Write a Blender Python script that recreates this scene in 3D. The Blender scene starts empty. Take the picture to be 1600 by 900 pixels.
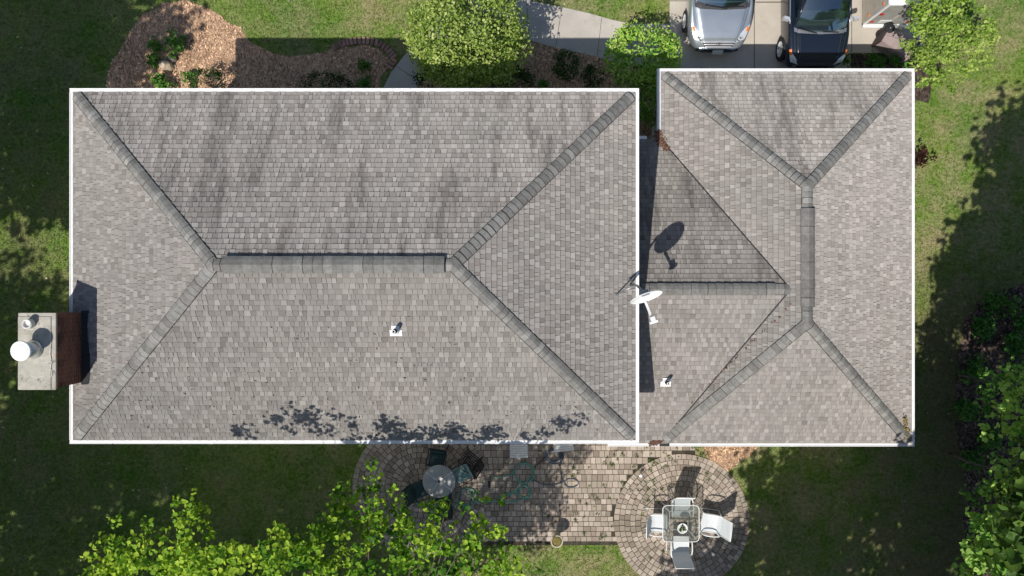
import bpy, bmesh, math, random
import numpy as np
from mathutils import Vector, Matrix, noise as mnoise

random.seed(7)
RNG = np.random.default_rng(11)
S = bpy.context.scene
COL = S.collection
R = math.radians

# ------------------------------------------------------------------ camera, sky, sun, exposure
CAM_H = 20.5
FPX = 1067.0                                   # focal length in photograph pixels
cam_d = bpy.data.cameras.new("camera")
cam_d.sensor_width = 36.0
cam_d.lens = 36.0 * FPX / 1600.0
cam_d.clip_end = 2000.0
cam = bpy.data.objects.new("camera", cam_d)
COL.objects.link(cam)
cam.location = (0, 0, CAM_H)
cam.rotation_euler = (0, 0, 0)
S.camera = cam

SHX, SHY = 0.44, 0.62                          # shadow shift east / north per metre of height
SUN_EL = math.atan(1.0 / math.hypot(SHX, SHY))
to_sun = Vector((-SHX, -SHY, 1.0)).normalized()
world = bpy.data.worlds.new("World")
S.world = world
world.use_nodes = True
wn = world.node_tree
wn.nodes.clear()
w_out = wn.nodes.new("ShaderNodeOutputWorld")
w_bg = wn.nodes.new("ShaderNodeBackground")
w_sky = wn.nodes.new("ShaderNodeTexSky")
w_sky.sky_type = 'NISHITA'
w_sky.sun_disc = False
w_sky.sun_elevation = SUN_EL
w_sky.sun_rotation = math.atan2(to_sun.x, to_sun.y)
w_bg.inputs[1].default_value = 0.10
wn.links.new(w_sky.outputs[0], w_bg.inputs[0])
wn.links.new(w_bg.outputs[0], w_out.inputs[0])

sun_d = bpy.data.lights.new("sun", 'SUN')
sun_d.energy = 4.6
sun_d.angle = R(0.5)
sun_d.color = (1.0, 0.955, 0.89)
sun = bpy.data.objects.new("sun", sun_d)
COL.objects.link(sun)
sun.rotation_euler = to_sun.to_track_quat('Z', 'Y').to_euler()
sun.location = (-10, -18, 30)

S.view_settings.view_transform = 'Standard'
S.view_settings.look = 'None'
S.view_settings.exposure = 0.1
S.view_settings.gamma = 1.0
S.view_settings.use_curve_mapping = False


def P(px, py, z=0.0):
    """a photograph pixel carried down to the real height z"""
    s = (CAM_H - z) / FPX
    return ((px - 800) * s, (450 - py) * s, z)


def PP(pts, z=0.0):
    return [P(x, y, z)[:2] for x, y in pts]


# ------------------------------------------------------------------ object helpers
WM = {}


def put(o, label=None, cat=None, group=None, kind=None):
    if label: o['label'] = label
    if cat: o['category'] = cat
    if group: o['group'] = group
    if kind: o['kind'] = kind
    return o


def empty(name, loc, rz=0.0, label=None, cat=None, group=None, rot=None):
    o = bpy.data.objects.new(name, None)
    o.empty_display_size = 0.2
    COL.objects.link(o)
    o.location = loc
    o.rotation_euler = rot if rot else (0, 0, rz)
    WM[o.name] = Matrix.LocRotScale(Vector(loc), o.rotation_euler, None)
    return put(o, label, cat, group)


def copy_tree(o, parent=None):
    c = o.copy()
    COL.objects.link(c)
    if parent is not None:
        c.parent = parent
    for ch in list(o.children):
        copy_tree(ch, c)
    return c


class MB:
    """collects polygons, then links them as ONE mesh object"""

    def __init__(self):
        self.v, self.f, self.t, self.s, self.uv = [], [], [], [], []

    def poly(self, pts, tone=0.5, smooth=False, uv=None):
        i = len(self.v)
        self.v += [tuple(p) for p in pts]
        self.f.append(list(range(i, i + len(pts))))
        self.t.append(tone)
        self.s.append(smooth)
        self.uv.append(uv if uv else [(p[0], p[1]) for p in pts])

    def raw(self, verts, faces, tone=0.5, smooth=False):
        i = len(self.v)
        self.v += [tuple(p) for p in verts]
        for f in faces:
            self.f.append([k + i for k in f])
            self.t.append(tone)
            self.s.append(smooth)
            self.uv.append([(verts[k][0], verts[k][1]) for k in f])

    def box(self, c, s, M=None, tone=0.5, taper=1.0):
        x, y, z = s[0] / 2, s[1] / 2, s[2] / 2
        vs = []
        for dz in (-1, 1):
            k = taper if dz > 0 else 1.0
            for dx, dy in ((-1, -1), (1, -1), (1, 1), (-1, 1)):
                p = Vector((dx * x * k, dy * y * k, dz * z))
                if M is not None: p = M @ p
                vs.append((p[0] + c[0], p[1] + c[1], p[2] + c[2]))
        self.raw(vs, [(3, 2, 1, 0), (4, 5, 6, 7), (0, 1, 5, 4), (1, 2, 6, 5), (2, 3, 7, 6), (3, 0, 4, 7)], tone)

    def bar(self, a, b, w, h, tone=0.5, up=(0, 0, 1)):
        a, b = Vector(a), Vector(b)
        d = (b - a)
        L = d.length
        d.normalize()
        u = Vector(up)
        sx = d.cross(u)
        if sx.length < 1e-4: sx = d.cross(Vector((1, 0, 0)))
        sx.normalize()
        sz = sx.cross(d)
        vs = []
        for p in (a, b):
            for i, j in ((-1, -1), (1, -1), (1, 1), (-1, 1)):
                vs.append(tuple(p + sx * (i * w / 2) + sz * (j * h / 2)))
        self.raw(vs, [(0, 1, 2, 3), (7, 6, 5, 4), (0, 4, 5, 1), (1, 5, 6, 2), (2, 6, 7, 3), (3, 7, 4, 0)], tone)

    def tube(self, pts, rad, seg=8, tone=0.5, closed=False, cap=True):
        pts = [Vector(p) for p in pts]
        n = len(pts)
        if not isinstance(rad, (list, tuple)): rad = [rad] * n
        rings = []
        prev = None
        for i, p in enumerate(pts):
            if closed:
                d = pts[(i + 1) % n] - pts[i - 1]
            else:
                d = pts[min(i + 1, n - 1)] - pts[max(i - 1, 0)]
            if d.length < 1e-9: d = Vector((0, 0, 1))
            d.normalize()
            if prev is None:
                a = d.cross(Vector((0, 0, 1)))
                if a.length < 1e-3: a = d.cross(Vector((1, 0, 0)))
            else:
                a = prev - d * prev.dot(d)
                if a.length < 1e-3: a = d.cross(Vector((0, 0, 1)))
            a.normalize()
            prev = a
            b = d.cross(a)
            rings.append([tuple(p + (a * math.cos(k * 2 * math.pi / seg) + b * math.sin(k * 2 * math.pi / seg)) * rad[i]) for k in range(seg)])
        vs = [q for r in rings for q in r]
        fs = []
        m = n if closed else n - 1
        for i in range(m):
            i2 = (i + 1) % n
            for k in range(seg):
                k2 = (k + 1) % seg
                fs.append((i * seg + k, i * seg + k2, i2 * seg + k2, i2 * seg + k))
        if not closed and cap:
            fs.append(tuple(range(seg))[::-1])
            fs.append(tuple((n - 1) * seg + k for k in range(seg)))
        self.raw(vs, fs, tone, True)

    def lathe(self, prof, c, seg=24, tone=0.5, M=None, smooth=True):
        vs, fs = [], []
        for r, z in prof:
            for k in range(seg):
                a = 2 * math.pi * k / seg
                p = Vector((r * math.cos(a), r * math.sin(a), z))
                if M is not None: p = M @ p
                vs.append((p[0] + c[0], p[1] + c[1], p[2] + c[2]))
        n = len(prof)
        for i in range(n - 1):
            for k in range(seg):
                k2 = (k + 1) % seg
                fs.append((i * seg + k, i * seg + k2, (i + 1) * seg + k2, (i + 1) * seg + k))
        if prof[0][0] > 1e-4: fs.append(tuple(range(seg))[::-1])
        if prof[-1][0] > 1e-4: fs.append(tuple((n - 1) * seg + k for k in range(seg)))
        self.raw(vs, fs, tone, smooth)

    def slab(self, poly, z0, z1, tone=0.5):
        bm = bmesh.new()
        vs = [bm.verts.new((x, y, z1)) for x, y in poly]
        f = bm.faces.new(vs)
        f.normal_update()
        if f.normal.z < 0: f.normal_flip()
        bmesh.ops.triangulate(bm, faces=[f])
        bm.verts.index_update()
        self.raw([v.co[:] for v in bm.verts], [[v.index for v in q.verts] for q in bm.faces], tone)
        bm.free()
        n = len(poly)
        for i in range(n):
            a, b = poly[i], poly[(i + 1) % n]
            self.poly([(a[0], a[1], z0), (b[0], b[1], z0), (b[0], b[1], z1), (a[0], a[1], z1)], tone)

    def build(self, name, mat, parent=None, world=True, extra=None):
        v = np.array(self.v, dtype=np.float64).reshape(-1, 3)
        if parent is not None and world:
            Mi = np.array(wmat(parent).inverted())
            v = v @ Mi[:3, :3].T + Mi[:3, 3]
        o = link_mesh(name, v, self.f, mat, parent, self.t, self.s, self.uv)
        return o


def wmat(o):
    return WM[o.name] if o.name in WM else (wmat(o.parent) if o.parent else Matrix())


def link_mesh(name, v, faces, mat, parent, tone, smooth=None, uv=None):
    me = bpy.data.meshes.new(name)
    counts = np.array([len(f) for f in faces], dtype=np.int32) if not isinstance(faces, np.ndarray) else np.full(len(faces), faces.shape[1], dtype=np.int32)
    idx = np.concatenate([np.asarray(f, dtype=np.int32) for f in faces]) if not isinstance(faces, np.ndarray) else faces.astype(np.int32).ravel()
    me.vertices.add(len(v))
    me.vertices.foreach_set("co", np.asarray(v, dtype=np.float32).ravel())
    me.loops.add(len(idx))
    me.loops.foreach_set("vertex_index", idx)
    me.polygons.add(len(counts))
    me.polygons.foreach_set("loop_start", np.concatenate([[0], np.cumsum(counts)[:-1]]).astype(np.int32))
    me.polygons.foreach_set("loop_total", counts)
    if smooth is not None:
        me.polygons.foreach_set("use_smooth", np.asarray(smooth, dtype=bool))
    me.update(calc_edges=True)
    a = me.attributes.new("tone", 'FLOAT', 'FACE')
    a.data.foreach_set("value", np.asarray(tone, dtype=np.float32))
    if uv is not None:
        ul = me.uv_layers.new(name="UVMap")
        ul.data.foreach_set("uv", np.array([q for f in uv for q in f], dtype=np.float32).ravel())
    me.validate()
    if mat: me.materials.append(mat)
    o = bpy.data.objects.new(name, me)
    COL.objects.link(o)
    if parent is not None:
        o.parent = parent
    return o


# ------------------------------------------------------------------ materials
class NT:
    def __init__(self, name):
        self.m = bpy.data.materials.new(name)
        self.m.use_nodes = True
        self.t = self.m.node_tree
        self.t.nodes.clear()
        self.out = self.t.nodes.new("ShaderNodeOutputMaterial")
        self._co = {}

    def n(self, kind, **kw):
        nd = self.t.nodes.new(kind)
        for k, v in kw.items(): setattr(nd, k, v)
        return nd

    def l(self, a, b):
        self.t.links.new(a, b)

    def setin(self, nd, i, v):
        if hasattr(v, 'is_linked') or isinstance(v, bpy.types.NodeSocket):
            self.l(v, nd.inputs[i])
        else:
            if isinstance(v, tuple) and len(v) == 3 and nd.inputs[i].type == 'RGBA': v = (*v, 1)
            nd.inputs[i].default_value = v

    def co(self, which="Object"):
        if which not in self._co:
            if which == "UV0":
                self._co[which] = self.n("ShaderNodeUVMap", uv_map="UVMap").outputs[0]
            elif which == "Position":
                self._co[which] = self.n("ShaderNodeNewGeometry").outputs["Position"]
            else:
                self._co[which] = self.n("ShaderNodeTexCoord").outputs[which]
        return self._co[which]

    def noise(self, scale, detail=3, rough=0.55, co=None, stretch=None, out=0):
        nd = self.n("ShaderNodeTexNoise")
        nd.inputs["Scale"].default_value = scale
        nd.inputs["Detail"].default_value = detail
        nd.inputs["Roughness"].default_value = rough
        c = co or self.co()
        if stretch:
            mp = self.n("ShaderNodeMapping")
            mp.inputs["Scale"].default_value = stretch
            self.l(c, mp.inputs[0])
            c = mp.outputs[0]
        self.l(c, nd.inputs["Vector"])
        return nd.outputs[out]

    def voronoi(self, scale, co=None, out="Color", stretch=None):
        nd = self.n("ShaderNodeTexVoronoi")
        nd.inputs["Scale"].default_value = scale
        c = co or self.co()
        if stretch:
            mp = self.n("ShaderNodeMapping")
            mp.inputs["Scale"].default_value = stretch
            self.l(c, mp.inputs[0])
            c = mp.outputs[0]
        self.l(c, nd.inputs["Vector"])
        return nd.outputs[out]

    def ramp(self, fac, stops, interp='LINEAR'):
        nd = self.n("ShaderNodeValToRGB")
        nd.color_ramp.interpolation = interp
        el = nd.color_ramp.elements
        while len(el) < len(stops): el.new(0.5)
        for e, (p, c) in zip(el, stops):
            e.position = p
            e.color = (*c, 1) if isinstance(c, tuple) else (c, c, c, 1)
        self.l(fac, nd.inputs[0])
        return nd.outputs[0]

    def mix(self, fac, a, b, mode='MIX'):
        nd = self.n("ShaderNodeMix", data_type='RGBA', blend_type=mode)
        self.setin(nd, 0, fac)
        self.setin(nd, 6, a)
        self.setin(nd, 7, b)
        return nd.outputs[2]

    def math(self, op, a, b=0.0, clamp=False):
        nd = self.n("ShaderNodeMath", operation=op, use_clamp=clamp)
        self.setin(nd, 0, a)
        self.setin(nd, 1, b)
        return nd.outputs[0]

    def tone(self):
        return self.n("ShaderNodeAttribute", attribute_name="tone").outputs["Fac"]

    def sep(self, v):
        return self.n("ShaderNodeSeparateXYZ"), v

    def bump(self, h, strength=0.4, dist=0.01):
        nd = self.n("ShaderNodeBump")
        nd.inputs["Strength"].default_value = strength
        nd.inputs["Distance"].default_value = dist
        self.l(h, nd.inputs["Height"])
        return nd.outputs[0]

    def bsdf(self, col, rough=0.7, metal=0.0, normal=None, spec=0.3, **kw):
        nd = self.n("ShaderNodeBsdfPrincipled")
        self.setin(nd, "Base Color", col if not (isinstance(col, tuple) and len(col) == 3) else (*col, 1))
        self.setin(nd, "Roughness", rough)
        self.setin(nd, "Metallic", metal)
        nd.inputs["Specular IOR Level"].default_value = spec
        if normal is not None: self.l(normal, nd.inputs["Normal"])
        for k, v in kw.items(): nd.inputs[k.replace('_', ' ')].default_value = v
        return nd.outputs[0]

    def done(self, sh):
        self.l(sh, self.out.inputs[0])
        return self.m


def pmat(name, col, rough=0.6, metal=0.0, var=0.12, scale=6.0, bump=0.0, bscale=60, spec=0.3, tone=0.0, **kw):
    t = NT(name)
    n = t.noise(scale, 4)
    dark = tuple(c * (1 - var) for c in col)
    lite = tuple(min(1, c * (1 + var)) for c in col)
    c = t.ramp(n, [(0.3, dark), (0.7, lite)])
    if tone:
        tv = t.math('MULTIPLY_ADD', t.tone(), tone)
        t.t.nodes[-1].inputs[2].default_value = 1 - tone / 2
        c = t.mix(1.0, c, t.rgbv(tv), 'MULTIPLY')
    nm = t.bump(t.noise(bscale, 3), bump) if bump else None
    return t.done(t.bsdf(c, rough, metal, nm, spec, **kw))


def _rgbv(self, v):
    nd = self.n("ShaderNodeCombineXYZ")
    for i in range(3): self.l(v, nd.inputs[i])
    return nd.outputs[0]


NT.rgbv = _rgbv


def m_shingle(name, streak, stain=1.0):
    t = NT(name)
    tn = t.tone()
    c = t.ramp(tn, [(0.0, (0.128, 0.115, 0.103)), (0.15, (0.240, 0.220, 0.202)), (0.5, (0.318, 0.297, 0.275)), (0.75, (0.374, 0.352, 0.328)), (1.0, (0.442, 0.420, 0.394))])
    # granules, slow weather mottling, faint pink and green casts
    g = t.noise(160, 2, 0.7)
    c = t.mix(1.0, c, t.ramp(g, [(0.3, 0.80), (0.7, 1.18)]), 'MULTIPLY')
    w = t.noise(0.7, 5, 0.6)
    c = t.mix(1.0, c, t.ramp(w, [(0.3, (0.91, 0.915, 0.91)), (0.7, (1.07, 1.05, 1.045))]), 'MULTIPLY')
    if streak:
        s = t.noise(1.0, 5, 0.62, t.co("UV0"), (1.6, 0.25, 1))
        c = t.mix(1.0, c, t.ramp(s, [(0.36, 0.54), (0.50, 1.02), (0.7, 1.12)]), 'MULTIPLY')
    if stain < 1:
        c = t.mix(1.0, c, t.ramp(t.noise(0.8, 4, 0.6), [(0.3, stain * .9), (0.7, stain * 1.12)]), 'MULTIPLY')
    return t.done(t.bsdf(c, 0.9, 0, t.bump(t.noise(120, 2), 0.5, 0.004), 0.15, Diffuse_Roughness=1.0))


def m_cap():
    t = NT("ridge_cap_shingle")
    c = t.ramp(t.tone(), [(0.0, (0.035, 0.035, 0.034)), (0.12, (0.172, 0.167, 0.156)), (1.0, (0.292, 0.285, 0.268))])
    c = t.mix(1.0, c, t.ramp(t.noise(9, 5, 0.65), [(0.3, 0.72), (0.7, 1.15)]), 'MULTIPLY')
    c = t.mix(1.0, c, t.ramp(t.noise(150, 2, 0.7), [(0.3, 0.85), (0.7, 1.12)]), 'MULTIPLY')
    return t.done(t.bsdf(c, 0.9, 0, None, 0.15))


def lawn_color(t):
    p = t.co("Position")
    sx = t.n("ShaderNodeSeparateXYZ")
    t.l(p, sx.inputs[0])
    big = t.noise(0.28, 4, 0.6, p)
    mid = t.noise(1.0, 6, 0.72, p)
    fin = t.noise(9.0, 4, 0.7, p)
    g = t.ramp(big, [(0.3, (0.070, 0.190, 0.024)), (0.55, (0.155, 0.250, 0.040)), (0.75, (0.240, 0.285, 0.068))])
    g = t.mix(1.0, g, t.ramp(fin, [(0.25, 0.55), (0.75, 1.4)]), 'MULTIPLY')
    dry = t.ramp(t.math('ADD', t.math('MULTIPLY', mid, 0.72), t.math('MULTIPLY', fin, 0.28)), [(0.41, 0.0), (0.615, 0.84)])
    dry_west = t.ramp(t.math('MULTIPLY', t.math('SUBTRACT', -3.0, sx.outputs[0]), 0.2), [(0.0, 1.0), (1.0, 0.6)])  # dry patches thin out towards the west
    dry = t.math('MULTIPLY', dry, dry_west)
    g = t.mix(1.0, g, t.ramp(t.noise(34, 3, 0.8, p), [(0.3, 0.62), (0.7, 1.36)]), 'MULTIPLY')
    g = t.mix(dry, g, t.mix(fin, (0.27, 0.225, 0.12), (0.46, 0.38, 0.235)))
    # worn soil under the trees on the east side and in the south-west corner
    e = t.math('ADD', sx.outputs[0], t.math('MULTIPLY', t.math('SUBTRACT', mid, 0.5), 3.0))
    me_ = t.ramp(t.math('MULTIPLY', t.math('SUBTRACT', e, 9.8), 0.24), [(0.0, 0.0), (1.0, 0.85)])
    s_ = t.ramp(t.math('MULTIPLY', t.math('SUBTRACT', 1.2, sx.outputs[1]), 0.35), [(0.0, 0.0), (1.0, 1.0)])
    w_ = t.ramp(t.math('MULTIPLY', t.math('SUBTRACT', -10.5, t.math('ADD', sx.outputs[0], t.math('MULTIPLY', t.math('SUBTRACT', mid, 0.5), 5.0))), 0.3), [(0.0, 0.0), (1.0, 0.30)])
    soil = t.math('MAXIMUM', t.math('MULTIPLY', me_, s_), t.math('MULTIPLY', w_, t.ramp(mid, [(0.35, 0.2), (0.6, 1.0)])))
    g = t.mix(soil, g, t.mix(fin, (0.095, 0.085, 0.045), (0.175, 0.150, 0.090)))
    return g, fin


def m_lawn():
    t = NT("lawn")
    g, fin = lawn_color(t)
    return t.done(t.bsdf(g, 0.95, 0, t.bump(t.noise(38, 4, 0.75, t.co("Position")), 0.9, 0.04), 0.1))


def m_grass():
    t = NT("grass_blades")
    g, fin = lawn_color(t)
    tv = t.math('ADD', t.tone(), 0.55)
    g = t.mix(1.0, g, t.rgbv(tv), 'MULTIPLY')
    d = t.n("ShaderNodeBsdfDiffuse")
    t.l(g, d.inputs[0])
    tr = t.n("ShaderNodeBsdfTranslucent")
    t.l(g, tr.inputs[0])
    mx = t.n("ShaderNodeMixShader")
    mx.inputs[0].default_value = 0.3
    t.l(d.outputs[0], mx.inputs[1])
    t.l(tr.outputs[0], mx.inputs[2])
    return t.done(mx.outputs[0])


def m_leaf(name, dark, mid, lite, trans=0.3, gloss=0.1):
    t = NT(name)
    c = t.ramp(t.tone(), [(0.0, dark), (0.5, mid), (1.0, lite)])
    d = t.bsdf(c, 0.48, 0, None, gloss)
    tr = t.n("ShaderNodeBsdfTranslucent")
    t.l(t.mix(1.0, c, (1.25, 1.3, 0.5), 'MULTIPLY'), tr.inputs[0])
    mx = t.n("ShaderNodeMixShader")
    mx.inputs[0].default_value = trans
    t.l(d, mx.inputs[1])
    t.l(tr.outputs[0], mx.inputs[2])
    return t.done(mx.outputs[0])


def m_mulch(name, a, b, c_):
    t = NT(name)
    p = t.co("Position")
    n1 = t.voronoi(26, p, "Color", (1, 0.55, 1))
    n2 = t.noise(1.1, 4, 0.6, p)
    c = t.ramp(n1, [(0.1, a), (0.5, b), (0.9, c_)])
    c = t.mix(1.0, c, t.ramp(n2, [(0.3, 0.7), (0.7, 1.15)]), 'MULTIPLY')
    return t.done(t.bsdf(c, 0.95, 0, t.bump(t.noise(45, 3, 0.7, p), 1.0, 0.04), 0.1))


def m_concrete(name, col):
    t = NT(name)
    p = t.co("Position")
    a = t.ramp(t.noise(0.8, 6, 0.65, p), [(0.3, tuple(c * 0.80 for c in col)), (0.65, col)])
    a = t.mix(1.0, a, t.ramp(t.noise(60, 3, 0.8, p), [(0.3, 0.86), (0.7, 1.1)]), 'MULTIPLY')
    st = t.ramp(t.noise(2.3, 5, 0.7, p), [(0.56, 0.0), (0.75, 0.5)])
    a = t.mix(st, a, tuple(c * f for c, f in zip(col, (0.62, 0.56, 0.48))))
    return t.done(t.bsdf(a, 0.85, 0, t.bump(t.noise(90, 3, 0.7, p), 0.25, 0.006), 0.2))


def m_paver():
    t = NT("concrete_paver")
    p = t.co("Position")
    c = t.ramp(t.tone(), [(0.0, (0.235, 0.190, 0.152)), (0.5, (0.370, 0.308, 0.252)), (1.0, (0.50, 0.425, 0.35))])
    c = t.mix(1.0, c, t.ramp(t.noise(30, 4, 0.7, p), [(0.3, 0.75), (0.7, 1.15)]), 'MULTIPLY')
    c = t.mix(t.ramp(t.noise(0.9, 5, 0.65, p), [(0.5, 0.0), (0.72, 0.55)]), c, (0.135, 0.128, 0.085))
    return t.done(t.bsdf(c, 0.9, 0, t.bump(t.noise(70, 3, 0.7, p), 0.35, 0.006), 0.15))


def m_brick():
    t = NT("chimney_brick")
    p = t.co("Object")
    s0 = t.n("ShaderNodeSeparateXYZ")
    t.l(p, s0.inputs[0])
    mp = t.n("ShaderNodeCombineXYZ")
    t.l(t.math('ADD', s0.outputs[0], s0.outputs[1]), mp.inputs[0])
    t.l(s0.outputs[2], mp.inputs[1])
    b = t.n("ShaderNodeTexBrick")
    b.inputs["Color1"].default_value = (0.13, 0.046, 0.030, 1)
    b.inputs["Color2"].default_value = (0.21, 0.082, 0.052, 1)
    b.inputs["Mortar"].default_value = (0.17, 0.13, 0.11, 1)
    b.inputs["Scale"].default_value = 1.0
    b.inputs["Mortar Size"].default_value = 0.010
    b.inputs["Brick Width"].default_value = 0.2
    b.inputs["Row Height"].default_value = 0.067
    t.l(mp.outputs[0], b.inputs["Vector"])
    sx = t.n("ShaderNodeSeparateXYZ")
    t.l(p, sx.inputs[0])
    soot = t.math('MULTIPLY', t.ramp(t.math('SUBTRACT', sx.outputs[2], 5.35), [(0.0, 0.0), (0.5, 1.0)]), t.ramp(t.noise(2.6, 4, 0.6, p), [(0.42, 0.0), (0.6, 1.0)]))
    c = t.mix(soot, b.outputs[0], (0.022, 0.020, 0.019))
    return t.done(t.bsdf(c, 0.9, 0, t.bump(b.outputs[1], -0.5, 0.01), 0.15))


def m_crown():
    t = NT("weathered_mortar_crown")
    p = t.co("Object")
    c = t.ramp(t.noise(3.2, 6, 0.7, p), [(0.3, (0.29, 0.275, 0.235)), (0.55, (0.42, 0.40, 0.345)), (0.75, (0.50, 0.47, 0.40))])
    c = t.mix(t.ramp(t.noise(5.5, 4, 0.6, p), [(0.60, 0.0), (0.72, 0.55)]), c, (0.42, 0.24, 0.12))
    c = t.mix(t.ramp(t.noise(7.5, 5, 0.7, p), [(0.33, 0.75), (0.42, 0.0)]), c, (0.085, 0.08, 0.072))
    v = t.n("ShaderNodeTexVoronoi", feature='DISTANCE_TO_EDGE')
    v.inputs["Scale"].default_value = 2.2
    t.l(t.noise(3, 3, 0.6, p, None, 1), v.inputs["Vector"])
    return t.done(t.bsdf(c, 0.95, 0, t.bump(t.noise(40, 4, 0.7, p), 0.5, 0.01), 0.1))


def m_white(name="white_painted_aluminium", col=(0.80, 0.80, 0.79), dirt=0.5):
    t = NT(name)
    p = t.co("Position")
    d = t.ramp(t.noise(4.5, 6, 0.75, p), [(0.54, 0.0), (0.72, dirt)])
    c = t.mix(d, col, (0.36, 0.34, 0.30))
    c = t.mix(t.ramp(t.noise(17, 3, 0.6, p), [(0.66, 0.0), (0.72, dirt * 1.3)]), c, (0.10, 0.09, 0.07))
    return t.done(t.bsdf(c, 0.5, 0, None, 0.3))


def m_glass(name, tint=(0.75, 0.85, 0.82), opac=0.35, refl=(0.02, 0.03, 0.03)):
    t = NT(name)
    tr = t.n("ShaderNodeBsdfTransparent")
    tr.inputs[0].default_value = (*tint, 1)
    pb = t.bsdf(t.ramp(t.noise(6, 4), [(0.3, tuple(c * .85 for c in refl)), (0.7, tuple(c * 1.15 for c in refl))]), 0.04, 0, None, 0.6)
    mx = t.n("ShaderNodeMixShader")
    mx.inputs[0].default_value = opac
    t.l(tr.outputs[0], mx.inputs[1])
    t.l(pb, mx.inputs[2])
    return t.done(mx.outputs[0])


M = {}
M['shingle'] = m_shingle("asphalt_shingle", False)
M['shingle_n'] = m_shingle("asphalt_shingle_streaked", True)
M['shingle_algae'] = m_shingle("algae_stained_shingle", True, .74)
M['cap'] = m_cap()
M['white'] = m_white()
M['siding'] = pmat("pale_siding", (0.62, 0.60, 0.55), 0.6, var=0.06)
M['lawn'] = m_lawn()
M['grass'] = m_grass()
M['mulch'] = m_mulch("bark_mulch", (0.25, 0.145, 0.090), (0.50, 0.315, 0.20), (0.70, 0.485, 0.32))
M['chip'] = pmat("wood_chip", (0.60, 0.39, 0.245), 0.9, var=0.2, scale=3, tone=1.1)
M['litter'] = m_mulch("woodland_soil", (0.035, 0.026, 0.022), (0.085, 0.062, 0.050), (0.17, 0.125, 0.10))
M['litterleaf'] = pmat("dead_leaf", (0.16, 0.11, 0.085), 0.85, var=0.2, scale=3, tone=1.2)
M['concrete'] = m_concrete("driveway_concrete", (0.52, 0.47, 0.40))
M['walk'] = m_concrete("walkway_concrete", (0.50, 0.46, 0.41))
M['joint'] = pmat("joint_dirt", (0.10, 0.09, 0.07), 0.95, var=0.3)
M['paver'] = m_paver()
M['sand'] = m_mulch("joint_sand", (0.05, 0.042, 0.034), (0.085, 0.072, 0.056), (0.11, 0.10, 0.07))
M['edgebrick'] = pmat("edging_brick", (0.27, 0.16, 0.13), 0.9, var=0.2, tone=0.6, bump=0.3)
M['brick'] = m_brick()
M['crown'] = m_crown()
M['tin'] = pmat("galvanised_flue", (0.55, 0.56, 0.57), 0.35, 0.8, var=0.1)
M['flashing'] = pmat("tar_flashing", (0.028, 0.028, 0.030), 0.7, var=0.4, scale=20, bump=0.6)
M['black'] = pmat("black_rubber", (0.015, 0.015, 0.016), 0.7)
M['blackmetal'] = pmat("black_iron", (0.02, 0.021, 0.022), 0.45)
M['bark'] = pmat("tree_bark", (0.13, 0.10, 0.08), 0.95, var=0.3, scale=9, bump=0.6)
M['greybark'] = pmat("grey_twig_bark", (0.11, 0.09, 0.075), 0.95, var=0.25, scale=9, bump=0.4)
M['leaf_lime'] = m_leaf("lime_leaf", (0.040, 0.125, 0.012), (0.170, 0.325, 0.028), (0.420, 0.550, 0.060), 0.32)
M['leaf_bush'] = m_leaf("pale_bush_leaf", (0.100, 0.175, 0.028), (0.250, 0.350, 0.060), (0.480, 0.540, 0.190), 0.25, 0.2)
M['leaf_rhodo'] = m_leaf("glossy_broad_leaf", (0.065, 0.180, 0.018), (0.215, 0.420, 0.045), (0.45, 0.58, 0.13), 0.22, 0.35)
M['leaf_dark'] = m_leaf("dark_evergreen_leaf", (0.014, 0.036, 0.010), (0.035, 0.075, 0.018), (0.065, 0.120, 0.030), 0.15)
M['leaf_peony'] = m_leaf("perennial_leaf", (0.025, 0.110, 0.012), (0.075, 0.220, 0.026), (0.16, 0.32, 0.05), 0.22, 0.3)
M['leaf_maple'] = m_leaf("maple_leaf", (0.065, 0.190, 0.028), (0.170, 0.370, 0.065), (0.370, 0.530, 0.130), 0.3)
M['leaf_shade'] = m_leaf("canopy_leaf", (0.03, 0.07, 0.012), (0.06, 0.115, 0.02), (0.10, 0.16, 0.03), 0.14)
M['leaf_ne'] = m_leaf("light_small_leaf", (0.085, 0.170, 0.020), (0.220, 0.345, 0.050), (0.430, 0.520, 0.140), 0.3)
M['leaf_red'] = m_leaf("dark_red_leaf", (0.03, 0.010, 0.012), (0.065, 0.022, 0.022), (0.11, 0.045, 0.035), 0.2)
M['weed'] = m_leaf("weed_leaf", (0.045, 0.085, 0.016), (0.085, 0.135, 0.03), (0.14, 0.18, 0.05), 0.2)
M['stone'] = pmat("tan_boulder", (0.46, 0.37, 0.27), 0.9, var=0.25, scale=7, bump=0.6, bscale=20)
M['darkstone'] = pmat("grey_boulder", (0.16, 0.145, 0.13), 0.9, var=0.3, scale=7, bump=0.6, bscale=20)

# ------------------------------------------------------------------ ground
random.seed(3)


def wobble(poly, amp=0.05, step=0.18, seed=0):
    out = []
    n = len(poly)
    for i in range(n):
        a, b = Vector(poly[i]), Vector(poly[(i + 1) % n])
        k = max(1, int((b - a).length / step))
        for j in range(k):
            p = a + (b - a) * (j / k)
            w = mnoise.noise_vector(Vector((p.x * 1.7, p.y * 1.7, seed)))
            out.append((p.x + w.x * amp * 2, p.y + w.y * amp * 2))
    return out


def inside(poly, x, y):
    px = np.array([p[0] for p in poly]); py = np.array([p[1] for p in poly])
    res = np.zeros(len(x), dtype=bool)
    j = len(px) - 1
    for i in range(len(px)):
        c = ((py[i] > y) != (py[j] > y))
        with np.errstate(divide='ignore', invalid='ignore'):
            xi = (px[j] - px[i]) * (y - py[i]) / (py[j] - py[i] + 1e-12) + px[i]
        res ^= c & (x < xi)
        j = i
    return res


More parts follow.
